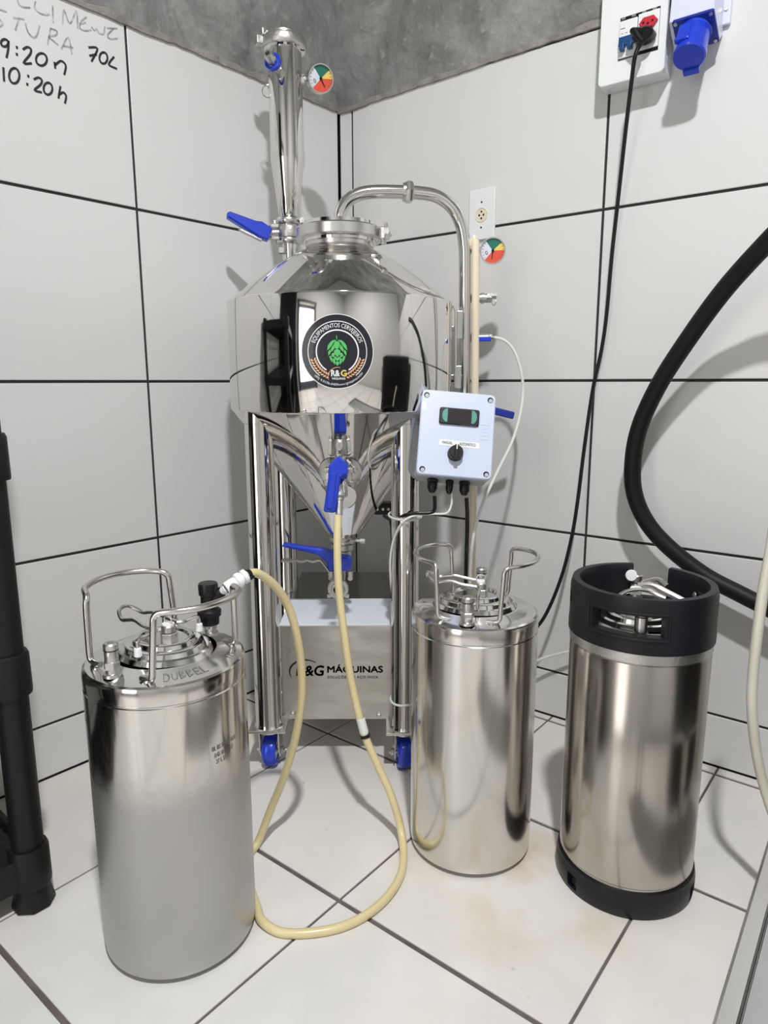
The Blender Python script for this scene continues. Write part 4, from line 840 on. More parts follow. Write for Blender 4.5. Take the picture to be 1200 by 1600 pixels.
# ================================================================== THE KEGS
def keg(c, R, axis_deg, bodymat, label, tips, handle_h=0.098, wide=0.0):
    """keg with two wire carrying handles; axis_deg points from the centre to the front liquid post"""
    cx, cy = c; t = thing('ball_lock_keg', label, 'keg', (cx, cy, 0), 'kegs with wire handles')
    T = Matrix.Translation((cx, cy, 0)); H = 0.459
    mb = MB().lathe([(0, 0.022), (R*0.55, 0.022), (R*0.74, 0.008), (R*0.79, 0.0006), (R*0.82, 0.0006), (R*0.845, 0.0060), (R*0.955, 0.0068), (R*0.988, 0.0105), (R-0.0003, 0.018), (R, 0.026), (R, H-0.030), (R-0.0012, H-0.0285), (R-0.0012, H-0.0270), (R, H-0.0255), (R, H-0.006), (R-0.0015, H-0.001), (R-0.005, H+0.0012)], T, 96)
    body = part('keg_body', mb, bodymat, t)
    mb = MB().lathe([(R-0.005, H+0.0012), (R-0.012, H+0.0022), (R-0.020, H+0.004), (0.0790, H+0.0090), (0.0745, H+0.0102)], T, 96); part('keg_top', mb, M['kegtop'], t)
    # raised collar and stepped oval hatch
    fa_ = radians(axis_deg); Tl = T @ Matrix.Rotation(fa_ + pi/2, 4, 'Z')
    mb = MB().lathe([(0.0745, H+0.010), (0.0705, H+0.0165), (0.0670, H+0.0180), (0.0625, H+0.0165)], Tl, 80, 1.0, 0.88); part('hatch_collar', mb, M['kegtop'], t)
    mb = MB().lathe([(0.0625, H+0.0165), (0.0600, H+0.0225), (0.0575, H+0.0240), (0.0490, H+0.0245), (0.0470, H+0.0300), (0.0445, H+0.0315), (0.0380, H+0.0315), (0.0355, H+0.0280), (0, H+0.0270)], Tl, 80, 1.0, 0.88); hatch = part('hatch_lid', mb, M['kegtop'], t)
    def L(r, dz, a): return V(cx + r*cos(radians(axis_deg+a)), cy + r*sin(radians(axis_deg+a)), H + dz)
    # bail lever: two bars from the feet over the lid to a loop (towards +90, left of the post axis)
    def Q(fx, fy, dz): # fx along left (+90), fy towards the back
        l = radians(axis_deg-90); b = radians(axis_deg+180); return V(cx + fx*cos(l) + fy*cos(b), cy + fx*sin(l) + fy*sin(b), H + dz)
    mb = MB()
    loop = [Q(-0.006,-0.020,0.047), Q(0.020,-0.021,0.050), Q(0.040,-0.019,0.054), Q(0.055,-0.020,0.052), Q(0.068,-0.019,0.050), Q(0.083,-0.012,0.058), Q(0.086,0.0,0.062), Q(0.083,0.012,0.058), Q(0.068,0.019,0.050), Q(0.055,0.020,0.052), Q(0.040,0.019,0.054), Q(0.020,0.021,0.050), Q(-0.006,0.020,0.047)]
    mb.tube(loop, 0.0030, 10, smoothing=4)
    for s in (-1, 1): mb.tube([Q(-0.006,s*0.020,0.047), Q(-0.012,s*0.028,0.047), Q(-0.012,s*0.044,0.047), Q(-0.012,s*0.054,0.046), Q(-0.012,s*0.058,0.040), Q(-0.012,s*0.058,0.020)], 0.0029, 10, smoothing=4)
    part('bail_lever', mb, M['wire'], hatch)
    mb = MB(); m = T @ Matrix.Translation((0, 0, H+0.0265))
    q = Q(-0.010, 0, 0.0265); mb.cyl(q, q+UP*0.012, 0.0125, 6, bev=0.001); mb.cyl(q+UP*0.012, q+UP*0.024, 0.0105, 20, bev=0.002)
    mb.tube(ring_pts(q+UP*0.030, 0.008, (cos(fa_), sin(fa_), 0), 18), 0.0011, 6, closed=True)
    part('relief_valve', mb, M['castst'], hatch)
    if tips:
        for s in (-1, 1): p = Q(-0.012, s*0.058, 0.029); part('foot_sleeve', MB().cyl(p-UP*0.007, p+UP*0.006, 0.0058, 12, r2=0.005, bev=0.001), M['white'], hatch, 'white plastic sleeve on the lever foot')
        part('valve_cap', MB().cyl(q+UP*0.0205, q+UP*0.026, 0.0088, 16), M['white'], hatch)
    else:
        mb = MB().cyl(q+UP*0.020, q+UP*0.028, 0.0075, 16, bev=0.001); part('valve_cap', mb, M['white'], hatch, 'small white cap on the relief valve')
    # posts
    for a in (0, 180):
        p = L(0.0920, 0.004, a); mb = MB(); mb.lathe([(0.0135, 0), (0.0125, 0.004), (0.0090, 0.005), (0.0090, 0.012), (0.0105, 0.0125), (0.0105, 0.0125)], Matrix.Translation(p), 20)
        mb.cyl(p+UP*0.010, p+UP*0.021, 0.0112, 6, bev=0.001); mb.lathe([(0.0088, 0.021), (0.0094, 0.0225), (0.0094, 0.034), (0.0086, 0.036), (0.0086, 0.0365), (0.0100, 0.039), (0.0100, 0.0455), (0.0085, 0.0475), (0.0045, 0.0475), (0.0040, 0.044), (0, 0.044)], Matrix.Translation(p), 24)
        po = part('post', mb, M['castst'], t)
        mb = MB(); mb.tube(ring_pts(p+UP*0.0378, 0.0090, (0,0,1), 20), 0.0012, 6, closed=True); part('o_ring', mb, M['black'], po)
    # wire handles
    for s in (1, -1):
        oax = radians(axis_deg + 90*s); o_ = V(cos(oax), sin(oax), 0); c_ = V(-o_.y, o_.x, 0); C0 = V(cx, cy, H)
        def hp(out, acr, z): return C0 + o_*(out + wide) + c_*acr + UP*z
        pts = [hp(0.030, 0.079, 0.0055), hp(0.045, 0.079, 0.0065), hp(0.0515, 0.0795, 0.012), hp(0.053, 0.079, 0.030), hp(0.056, 0.076, handle_h-0.018), hp(0.057, 0.074, handle_h-0.006), hp(0.064, 0.069, handle_h),
               hp(0.086, 0.055, handle_h+0.002), hp(0.102, 0.030, handle_h+0.003), hp(0.107, 0.0, handle_h+0.0035)]
        pts = pts + [hp((p-C0).dot(o_)-wide, -(p-C0).dot(c_), p.z-H) for p in pts[-2::-1]]
        mb = MB().tube(pts, 0.0048 if wide else 0.0040, 12, smoothing=4); hd = part('carry_handle', mb, M['wire'], t)
        for k in (-1, 1): part('weld_foot', MB().cyl(hp(0.038, k*0.079, 0.0005), hp(0.038, k*0.079, 0.0050), 0.0095, 16, bev=0.002), M['kegtop'], hd)
    return t, L, H
K1 = (-0.2005, -1.134); K2 = (0.2863, -0.9226); K3 = (0.5480, -1.0158)
k1, L1, H1 = keg(K1, 0.1160, 239, M['kegmist'], 'keg on the left, dull and misted below, with black coupler and hose on its top', True, 0.101, 0.013)
k2, L2, H2 = keg(K2, 0.1122, 255, M['keg'], 'clean shiny keg in the middle, between the fermenter and the rubber-topped keg', False)
# scratched writing on keg 1
mb = MB(); zt = 0.459
def arcstrokes(mb, C, r0, a0, letters, hgt, adv, zf):
    """letters as stroke lists in a unit box, written along a circle round the keg"""
    x = 0
    for L_ in letters:
        for s in L_:
            P = []
            for u_, v_ in s:
                a = radians(a0) + (x+u_*adv*0.72)/r0; r = r0 - v_*hgt; P.append(V(C[0]+r*cos(a), C[1]+r*sin(a), zf(r)))
            mb.tube(P, 0.0005, 5)
        x += adv
LT = {'D': [[(0,0),(0,1),(0.7,0.9),(1,0.5),(0.7,0.05),(0,0)]], 'U': [[(0,1),(0.1,0.15),(0.5,0),(0.9,0.2),(1,1)]], 'B': [[(0,0),(0,1),(0.8,0.85),(0.1,0.55),(0.9,0.25),(0,0)]], 'E': [[(1,1),(0,1),(0,0),(1,0)],[(0,0.5),(0.8,0.5)]],
      'L': [[(0,1),(0,0),(0.9,0)]], 'M': [[(0,0),(0.1,1),(0.5,0.4),(0.9,1),(1,0)]], 'R': [[(0,0),(0,1),(0.9,0.8),(0.1,0.5),(1,0)]], ' ': []}
zf = lambda r: 0.459 + 0.0045 + (0.096-r)*0.29 + 0.0006
arcstrokes(mb, K1, 0.1000, 286, [LT[c_] for c_ in 'DUBBEL'], 0.014, 0.0115, zf); part('scratched_writing', mb, M['inketch'], k1); mb = MB(); arcstrokes(mb, K1, 0.1020, 352, [LT[c_] for c_ in 'MR'], 0.010, 0.010, zf)
part('scratched_writing', mb, M['inketch'], k1)
mb = MB()
for row, (txt, z0, w_) in enumerate((('BIL BIS 50 VESP 0808', 0.352, 0.046), ('AND 10 LUPULO', 0.341, 0.036), ('27 L 55', 0.331, 0.018))):
    vs, fs = text2d(txt, 0.0095, 'LEFT', 0.0001); x1 = max(v[0] for v in vs)
    for_k = w_/x1; a0 = radians(316)
    mb.add([(K1[0]+(0.1160+0.0004)*cos(a0+(v[0]*for_k+row*0.003)/0.116), K1[1]+(0.1164)*sin(a0+(v[0]*for_k+row*0.003)/0.116), z0+v[1]) for v in vs], fs, False)
part('etched_lettering', mb, M['inketch'], k1)

# keg 3: rubber collar and boot
def shell_grid(mb, ths, zs, mask, ri, ro, T):
    """curved wall of thickness ro-ri made of cells; mask(i, j) False leaves a hole"""
    n, m_ = len(ths)-1, len(zs)-1; vid = {}; vs = []; fs = []
    def vtx(i, j, o):
        i2 = i % n if abs(ths[-1]-ths[0]-2*pi) < 1e-6 else i
        k = (i2, j, o)
        if k not in vid:
            r = (ro(zs[j]) if o else ri(zs[j])); vid[k] = len(vs); vs.append((r*cos(ths[i2]), r*sin(ths[i2]), zs[j]))
        return vid[k]
    full = abs(ths[-1]-ths[0]-2*pi) < 1e-6
    g = lambda i, j: (0 <= j < m_) and ((full or 0 <= i < n)) and mask(i % n, j)
    for i in range(n):
        for j in range(m_):
            if not g(i, j): continue
            fs.append((vtx(i,j,1), vtx(i+1,j,1), vtx(i+1,j+1,1), vtx(i,j+1,1))); fs.append((vtx(i,j,0), vtx(i,j+1,0), vtx(i+1,j+1,0), vtx(i+1,j,0)))
            if not g(i-1, j): fs.append((vtx(i,j,0), vtx(i,j,1), vtx(i,j+1,1), vtx(i,j+1,0)))
            if not g(i+1, j): fs.append((vtx(i+1,j,0), vtx(i+1,j+1,0), vtx(i+1,j+1,1), vtx(i+1,j,1)))
            if not g(i, j-1): fs.append((vtx(i,j,0), vtx(i+1,j,0), vtx(i+1,j,1), vtx(i,j,1)))
            if not g(i, j+1): fs.append((vtx(i,j+1,0), vtx(i,j+1,1), vtx(i+1,j+1,1), vtx(i+1,j+1,0)))
    mb.add(vs, fs, True, T)
k3 = thing('rubber_keg', 'worn keg on the right with a black rubber collar and black rubber boot', 'keg', (K3[0], K3[1], 0))
R3 = 0.1110; T3 = Matrix.Translation((K3[0], K3[1], 0))
mb = MB().lathe([(0, 0.020), (0.06, 0.020), (0.10, 0.030), (R3-0.0015, 0.040), (R3-0.0015, 0.053), (R3, 0.055), (R3, 0.432), (R3-0.001, 0.4335), (R3-0.001, 0.435), (R3+0.0003, 0.4365), (R3+0.0003, 0.458), (R3-0.008, 0.466), (R3-0.022, 0.4700), (0.072, 0.4735)], T3, 96)
part('keg_body', mb, M['kegold'], k3)
mb = MB().lathe([(R3+0.0003, 0.4375), (R3+0.0010, 0.438), (R3+0.0010, 0.459), (R3+0.0003, 0.4595)], T3, 96); part('upper_band', mb, M['castst'], k3)
# collar: notch at the back, two grip slots
NT = 96; ths = [2*pi*i/NT for i in range(NT+1)]
zs = [0.4535, 0.458, 0.466, 0.4815, 0.490, 0.498, 0.5135, 0.519, 0.528, 0.5345, 0.5380, 0.5395]
def adiff(i, deg): return (math.degrees(ths[i]+pi/NT) - deg + 180) % 360 - 180
def cmask(i, j):
    if abs(adiff(i, 63)) < 17.5 and j >= 3: return False
    if abs(adiff(i, 238)) < 28 and 3 <= j < 6: return False
    if abs(adiff(i, 352)) < 6 and 5 <= j < 7: return False
    if abs(adiff(i, 172)) < 6 and 5 <= j < 7: return False
    return True
def cro(z): return R3+0.0035 if z < 0.470 else (R3+0.0028 if z < 0.530 else R3+0.0028-(z-0.530)*0.3)
def cri(z): return R3-0.004 if z < 0.47 else (R3-0.0130 if z < 0.533 else R3-0.0130+(z-0.533)*0.35)
mb = MB(); shell_grid(mb, ths, zs, cmask, cri, cro, T3); rc = part('rubber_collar', mb, M['rubber'], k3, sharp=28)
# moulded frame round the grip slot
mb = MB()
def cyl_pt(deg, r, z): return V(K3[0]+r*cos(radians(deg)), K3[1]+r*sin(radians(deg)), z)
fr = [cyl_pt(238-32+64*k/12, R3+0.0030, 0.4775) for k in range(13)]; mb.tube(fr, 0.0026, 8)
fr = [cyl_pt(238-32+64*k/12, R3+0.0024, 0.5175) for k in range(13)]; mb.tube(fr, 0.0020, 8)
for a in (-32, 32): mb.tube([cyl_pt(238+a, R3+0.0028, 0.4775), cyl_pt(238+a, R3+0.0028, 0.5175)], 0.0022, 8)
part('grip_frame', mb, M['rubber'], rc)
for a in (190, 10): p = cyl_pt(a, R3-0.0145, 0.518 if a != 10 else 0.509); part('collar_screw', MB().cyl(p, p - V(cos(radians(a)), sin(radians(a)), 0)*0.003 + UP*0.0005, 0.0062 if a != 10 else 0.0045, 16, bev=0.001), M['castst'], rc)
zs2 = [0.0005, 0.008, 0.020, 0.034, 0.042, 0.0465]
def bmask(i, j):
    for a in (205, 320, 85): 
        if abs(adiff(i, a)) < 4.5 and 1 <= j < 3: return False
    return True
mb = MB(); shell_grid(mb, ths, zs2, bmask, lambda z: R3-0.004, lambda z: R3+0.0048-0.004*max(0, (0.012-z)/0.012) - (0.002 if z > 0.04 else 0), T3); part('rubber_boot', mb, M['rubber'], k3, sharp=28)
# top fittings of keg 3
Tl = T3 @ Matrix.Rotation(radians(20), 4, 'Z')
mb = MB().lathe([(0.072, 0.4735), (0.068, 0.480), (0.064, 0.4815), (0.060, 0.480), (0.0575, 0.4865), (0.050, 0.4875), (0.046, 0.493), (0.040, 0.4940), (0.034, 0.490), (0, 0.489)], Tl, 64, 1.0, 0.86); hl = part('hatch_lid', mb, M['kegtop'], k3)
k3x, k3y = K3
mb = MB(); q = V(k3x-0.008, k3y+0.008, 0.489); mb.cyl(q, q+UP*0.012, 0.013, 6, bev=0.001); mb.cyl(q+UP*0.012, q+UP*0.0255, 0.0095, 18, bev=0.001); part('relief_valve', mb, M['castst'], hl)
mb = MB(); q2 = q+UP*0.024; mb.cyl(q2, q2+UP*0.012, 0.0098, 6, bev=0.001); part('valve_cap', mb, M['white'], hl, 'pale square cap on the relief valve')
mb = MB()
mb.tube([(k3x-0.062,k3y-0.020,0.500),(k3x-0.040,k3y-0.010,0.5165),(k3x-0.020,k3y-0.004,0.523),(k3x+0.004,k3y-0.006,0.5235),(k3x+0.018,k3y-0.012,0.518),(k3x+0.030,k3y-0.020,0.514)], 0.0036, 10, smoothing=4)
mb.tube([(k3x+0.000,k3y+0.020,0.524),(k3x+0.020,k3y+0.010,0.527),(k3x+0.040,k3y-0.006,0.519),(k3x+0.062,k3y-0.024,0.509)], 0.0052, 10, smoothing=4)
mb.tube([(k3x+0.014,k3y+0.038,0.521),(k3x+0.034,k3y+0.026,0.531),(k3x+0.044,k3y+0.012,0.524)], 0.0060, 10, smoothing=4)
part('bail_lever', mb, M['wire'], hl)
for px_, py_, hh in ((k3x+0.020, k3y+0.082, 0.0), (k3x-0.030, k3y-0.080, -0.006)):
    p = V(px_, py_, 0.474+hh); mb = MB(); mb.cyl(p, p+UP*0.012, 0.012, 6, bev=0.001); mb.lathe([(0.0095, 0.012), (0.0098, 0.036), (0.0090, 0.0372), (0.0105, 0.039), (0.0105, 0.050), (0.009, 0.052), (0, 0.052)], Matrix.Translation(p), 24); po = part('post', mb, M['castst'], k3)
    mb = MB(); mb.tube(ring_pts(p+UP*0.038, 0.0098, (0,0,1), 20), 0.0013, 6, closed=True); part('o_ring', mb, M['black'], po)
mb = MB().lathe([(0, -0.002), (0.0090, -0.002), (0.0100, 0), (0.0090, 0.002), (0, 0.002)], frame((k3x+0.006, k3y+0.070, 0.527), (-0.15,-1,0.1)), 28); part('lifting_disc', mb, M['white'], k3, 'round pale disc standing behind the lever')

# ================================================================== COUPLER, HOSES, CABLES
pB = L1(0.0920, 0.004, 180)
cpl = thing('keg_coupler', 'black ball-lock coupler with white screw fitting, pushed onto the left keg', 'coupler', (pB.x, pB.y, pB.z+0.016))
mb = MB(); Tp = Matrix.Translation(pB + UP*0.002) @ Matrix.Diagonal((1, 1, 0.92, 1))
mb.lathe([(0.0115, 0.016), (0.0150, 0.017), (0.0155, 0.030), (0.0185, 0.032), (0.0190, 0.041), (0.0160, 0.044), (0.0130, 0.046), (0.0125, 0.068), (0.0150, 0.070), (0.0155, 0.086), (0.0140, 0.090), (0, 0.0905)], Tp, 28)
part('coupler_body', mb, M['black'], cpl)
mb = MB(); hp0 = V(-0.1032,-1.0450,0.5506); q0 = pB + UP*0.056; dirv = (hp0-q0).normalized()
mb.tube([q0, q0+dirv*0.018, q0+dirv*0.026], [0.010, 0.0095, 0.0085], 16); part('side_spout', mb, M['black'], cpl)
dd = (V(-0.0965,-1.037,0.5545)-V(-0.122,-1.056,0.541)).normalized(); ps = V(-0.124,-1.058,0.5395)
mb = MB().cyl(q0+dirv*0.022, ps, 0.0062, 12); mb.lathe([(0.0085, -0.001), (0.0100, 0.001), (0.0100, 0.016), (0.0088, 0.018), (0.0120, 0.020), (0.0128, 0.024), (0.0120, 0.028), (0.0095, 0.029), (0.0095, 0.031), (0.0120, 0.032), (0.0120, 0.038), (0.0085, 0.040)], frame(ps, dd), 24)
part('screw_fitting', mb, M['white'], cpl, 'white plastic screw fitting')

BEER[0] = tuple(ps + dd*0.036); BEER[1] = tuple((Vector(BEER[0])+Vector(BEER[2]))/2 + V(0,0,0.006))
bh = solo('beer_hose', MB().tube(BEER, 0.0074, 14, smoothing=8), M['hose'], 'milky yellow hose looping over the floor from the left keg to the front valve', 'hose')
def sub(name, mb, mt, parent, label=None): return part(name, mb, mt, parent, label)
mb = MB(); a = Vector(BEER[0]); b = Vector(BEER[1]); d_ = (b-a).normalized(); mb.lathe([(0.0076, -0.003), (0.0095, -0.003), (0.0095, 0.003), (0.0076, 0.003)], frame(a+d_*0.006, d_), 20); mb.box((0.011, 0, 0), (0.005, 0.005, 0.006), frame(a+d_*0.006, d_), 0.001)
sub('hose_tie', mb, M['black'], bh, 'black tie at the coupler end')
a, b = [Vector(p) for p in JOINT]; d_ = (b-a).normalized()
mb = MB().lathe([(0.0076, 0), (0.0086, 0.001), (0.0086, 0.026), (0.0080, 0.030)], frame(a, d_), 20); sub('hose_joint', mb, M['clear'], bh, 'short clear joint sleeve')
mb = MB().lathe([(0.0080, 0.032), (0.0098, 0.0325), (0.0098, 0.0375), (0.0080, 0.038)], frame(a, d_), 20); sub('hose_tie', mb, M['black'], bh, 'black tie on the joint')
solo('gas_hose', MB().tube(GAS, 0.0034, 10, smoothing=8), M['clear'], 'thin clear hose arching down from the side valve behind the control box', 'hose')
cream_z0 = min(p[2] for p in CREAM)
CREAM = [(0.3170,-0.488,1.150),(0.3200,-0.493,1.158)] + CREAM
solo('cream_tube', MB().tube([CREAM[0], CREAM[1]] + CREAM[2:], 0.0087, 16, smoothing=3), M['cream'], 'straight upright cream tube beside the blow-off pipe', 'tube')
mcb = solo('power_cable', MB().tube(CABLE, 0.0042, 10, smoothing=8), M['cable'], 'long black power cable from the breaker box down behind the kegs', 'cable')
pl0 = wpt(dR, nR, 0.866, 1.5300, 0.055); 
mb = MB(); m = Matrix((dR, nR, UP)).transposed().to_4x4(); m.translation = pl0
mb.prism([(0.021*cos(a)*1.0, 0.0135*sin(a)) for a in [2*pi*k/20 for k in range(20)]], 0.026, m @ Matrix.Rotation(pi/2, 4, 'X') @ Matrix.Translation((0,0,-0.030)), 0.003)
mb.tube([m @ V(-0.004, 0.026, 0.004), m @ V(-0.014, 0.038, 0.004), Vector(CABLE[0])*0.5 + (m @ V(-0.014, 0.038, 0.004))*0.5, Vector(CABLE[0])], [0.009, 0.008, 0.006, 0.0048], 12)
sub('plug', mb, M['cable'], mcb, 'black moulded plug')
solo('black_hose', MB().tube(BLACKHOSE, 0.0178, 20, smoothing=8), M['grip'], 'thick black rubber hose sweeping along the right wall behind the rubber-topped keg', 'hose')
solo('clear_hose', MB().tube(CLEAR, 0.0080, 14, smoothing=8), M['clearg'], 'yellowed clear hose hanging at the right edge in front of the black hose', 'hose')
solo('white_tube', MB().tube(WHITEH, 0.0036, 8, smoothing=6), M['clear'], 'thin white tube crossing low on the right wall between the kegs', 'hose')
solo('box_cable', MB().tube(LEFTBLK, 0.0038, 10, smoothing=6), M['cable'], 'short black cable from the control box to the rear of the leg', 'cable')
solo('sensor_cable', MB().tube(WHT, 0.0023, 8, smoothing=6), M['clear'], 'thin white sensor cable looping past the right front leg', 'cable')
solo('box_cable', MB().tube(RBLK, 0.0042, 10, smoothing=6), M['cable'], 'straight black cable hanging from the control box behind the middle keg', 'cable')
# cable ties round the right front leg
def leg_tie(z, tilt, label, r=0.0312):
    pts = ring_pts((0.1690, -0.681, z), r, (tilt, -0.12, 1), 32); mb = MB().tube(pts, 0.0024, 8, closed=True, flat=1.0); mb.box((0.169+r*0.8, -0.681-r*0.7, z), (0.007, 0.006, 0.006), None, 0.001)
    return solo('cable_tie', mb, M['tie'], label, 'tie')
leg_tie(0.583, 0.03, 'white cable tie round the right leg, just under the control box', 0.0345); leg_tie(0.172, -0.12, 'white cable tie round the right leg, low beside the cooling box')
# small pump with cable glands behind the cone
pt = thing('black_junction', 'small black junction with metal screws behind the right front leg', 'junction', (0.125, -0.36, 0.50))
mb = MB().box((0.125, -0.36, 0.5400), (0.050, 0.040, 0.030), None, 0.004); mb.tube([(0.140, -0.36, 0.53), (0.150, -0.37, 0.50), (0.152, -0.38, 0.44), (0.150, -0.385, 0.35)], 0.011, 12, smoothing=4); part('junction_body', mb, M['black'], pt)
for k in range(3): mb = MB().cyl((0.108+k*0.014, -0.381, 0.541), (0.108+k*0.014, -0.387, 0.541), 0.0036, 10); part('screw', mb, M['castst'], pt)

# ================================================================== ON THE RIGHT WALL
def wm(u, z, off=0.0):
    m = Matrix((dR, UP, nR*-1)).transposed().to_4x4()   # local x along the wall, y up, z into the wall
    m = Matrix((dR, UP, dR.cross(UP))).transposed().to_4x4(); m.translation = wpt(dR, nR, u, z, off); return m
# dR x UP points into the wall or the room: build with an explicit sign so that +z faces the room
SG = 1.0 if dR.cross(UP).dot(nR) > 0 else -1.0
def wbox(mb, u0, u1, z0, z1, o0, o1, bev=0.0):
    m = Matrix((dR, nR, UP)).transposed().to_4x4(); mb.box(((u0+u1)/2, (o0+o1)/2, (z0+z1)/2), (u1-u0, o1-o0, z1-z0), m, bev)
bb = thing('breaker_box', 'white plastic breaker box with a red socket and blue switch, high on the right wall', 'breaker box', wpt(dR, nR, 0.835, 1.4650, 0.0))
mb = MB(); wbox(mb, 0.7695, 0.9010, 1.4655, 1.6800, 0.0, 0.042, 0.003)
base = part('box_base', mb, M['white'], bb)
mb = MB(); mm = Matrix((dR, nR, UP)).transposed().to_4x4()
mb.prism(rrect(0.7680, 1.4640, 0.9025, 1.6815, 0.010), 0.012, Matrix((dR, UP, dR.cross(UP))).transposed().to_4x4() @ Matrix.Translation((0, 0, SG*0.052 if SG > 0 else -0.052)) @ (Matrix.Identity(4) if SG < 0 else Matrix.Translation((0,0,-0.012))), 0.0015)
part('box_cover', mb, M['white'], bb, sharp=25)
for z in (1.492, 1.533, 1.575, 1.617): part('knockout_ring', MB().tube([wpt(dR,nR,0.9014, z+0.010*sin(a), 0.022+0.010*cos(a)) for a in [2*pi*k/18 for k in range(18)]], 0.0007, 6, closed=True), M['white'], bb)
for u_ in (0.805, 0.835, 0.862): part('knockout_ring', MB().tube([wpt(dR,nR,u_+0.009*cos(a), 1.4653, 0.022+0.009*sin(a)) for a in [2*pi*k/18 for k in range(18)]], 0.0007, 6, closed=True), M['white'], bb)
mb = MB(); wbox(mb, 0.8095, 0.8885, 1.5060, 1.5840, 0.0500, 0.0528); br = part('din_window', mb, M['black'], bb)
mb = MB(); wbox(mb, 0.8100, 0.8455, 1.5075, 1.5760, 0.0515, 0.0570, 0.001); b1 = part('circuit_breaker', mb, M['white'], bb)
mb = MB(); wbox(mb, 0.8110, 0.8450, 1.5280, 1.5450, 0.0568, 0.0620, 0.001)
wbox(mb, 0.8155, 0.8245, 1.5180, 1.5300, 0.0568, 0.0690, 0.001); wbox(mb, 0.8310, 0.8400, 1.5180, 1.5300, 0.0568, 0.0690, 0.001)
part('breaker_toggle', mb, M['brkblue'], b1)
mb = MB()
for u_ in (0.814, 0.823, 0.838): wbox(mb, u_, u_+0.004, 1.5520, 1.5528, 0.0569, 0.0573)
wbox(mb, 0.8125, 0.8215, 1.5610, 1.5622, 0.0569, 0.0573)
part('breaker_print', mb, M['ink'], b1)
mb = MB(); wbox(mb, 0.8465, 0.8880, 1.5125, 1.5800, 0.0512, 0.0545, 0.001); sk = part('socket_module', mb, M['white'], bb)
def hexplate(mb, uc, zc, w_, h_, off, th, ang=0.0):
    P = [(-w_/2, 0), (-w_/2+h_*0.42, -h_/2), (w_/2-h_*0.42, -h_/2), (w_/2, 0), (w_/2-h_*0.42, h_/2), (-w_/2+h_*0.42, h_/2)]
    m = Matrix((dR, nR, UP)).transposed().to_4x4() @ Matrix.Translation((uc, off, zc)) @ Matrix.Rotation(ang, 4, 'Y') @ Matrix.Rotation(pi/2, 4, 'X')
    mb.prism(P, -th, m) if False else mb.prism(P, th, m @ Matrix.Translation((0,0,-th)), 0.001)
mb = MB(); hexplate(mb, 0.8680, 1.5590, 0.0370, 0.0200, 0.0545, 0.006); rs = part('red_socket', mb, M['red'], bb, 'red three-pin socket')
mb = MB()
for u_ in (-0.009, 0.0, 0.009): q = wpt(dR, nR, 0.868+u_, 1.5590-(0.003 if u_ == 0 else 0), 0.0606); part('socket_hole', MB().cyl(q, q+nR*0.0003, 0.0022, 12), M['black'], rs)
for k in range(4): mb = MB(); wbox(mb, 0.812+k*0.0205, 0.820+k*0.0205, 1.5795, 1.5835, 0.0530, 0.0534); part('terminal_slot', mb, M['castst'], bb)
# blue industrial socket on a white angled housing
ins = thing('industrial_socket', 'bright blue round industrial socket on a white angled housing, right of the breaker box', 'socket', wpt(dR, nR, 0.955, 1.49, 0))
mb = MB()
m = Matrix((nR, UP, nR.cross(UP))).transposed().to_4x4(); m.translation = V(0,0,0)
side = [(0.0, 1.520), (0.030, 1.498), (0.080, 1.536), (0.070, 1.63), (0.050, 1.70), (0.0, 1.70)]
if nR.cross(UP).dot(dR) < 0: m4 = m @ Matrix.Translation((0, 0, -0.995)); 
else: m4 = m @ Matrix.Translation((0, 0, 0.915))
mb.prism(side, 0.080, m4, 0.002); part('socket_housing', mb, M['socketwhite'], ins)
mb = MB(); wbox(mb, 0.905, 1.008, 1.535, 1.72, 0.0, 0.010, 0.002); part('back_plate', mb, M['socketwhite'], ins)
mb = MB().cyl(wpt(dR,nR,1.000,1.562,0.010), wpt(dR,nR,1.000,1.562,0.0125), 0.0036, 12); part('screw', mb, M['castst'], ins)
sx = (nR*0.52 - UP*0.86).normalized(); sc = wpt(dR, nR, 0.960, 1.517, 0.058)
fm = frame(sc, sx, dR)
mb = MB(); mb.prism(rrect(-0.0375, -0.0335, 0.0375, 0.0335, 0.004), 0.006, fm @ Matrix.Translation((0,0,-0.003)), 0.001); part('socket_flange', mb, M['darkblue'], ins, 'blue square flange', sharp=25)
for a_, b_ in ((-1,-1),(1,-1),(1,1),(-1,1)):
    mb = MB().lathe([(0.0035, 0.003), (0.0035, 0.0045), (0, 0.005)], fm @ Matrix.Translation((a_*0.0315, b_*0.0275, 0)), 12); part('flange_screw', mb, M['castst'], ins)
mb = MB().lathe([(0.0300, 0.002), (0.0300, 0.006), (0.0285, 0.008), (0.0280, 0.050), (0.0300, 0.052), (0.0300, 0.064), (0.0275, 0.067), (0, 0.068)], fm, 40)
mb.box((0, -0.0285, 0.068), (0.030, 0.012, 0.008), fm, 0.002)
bs = part('socket_barrel', mb, M['blue'], ins, 'blue barrel with spring cap')
mb = MB(); q = fm @ Matrix.Translation((-0.010, 0.024, 0.030)); mb.box((0, 0, 0), (0.022, 0.014, 0.036), q, 0.002); mb.box((0, 0.005, 0.022), (0.026, 0.010, 0.008), q, 0.002); part('cap_hinge', mb, M['blue'], ins)
part('cable_entry', MB().tube([wpt(dR,nR,0.903,1.602,0.030), wpt(dR,nR,0.908,1.588,0.032), wpt(dR,nR,0.918,1.584,0.034), wpt(dR,nR,0.930,1.594,0.034), wpt(dR,nR,0.934,1.612,0.030)], 0.0085, 12, smoothing=5), M['black'], ins, 'short black conduit to the breaker box')
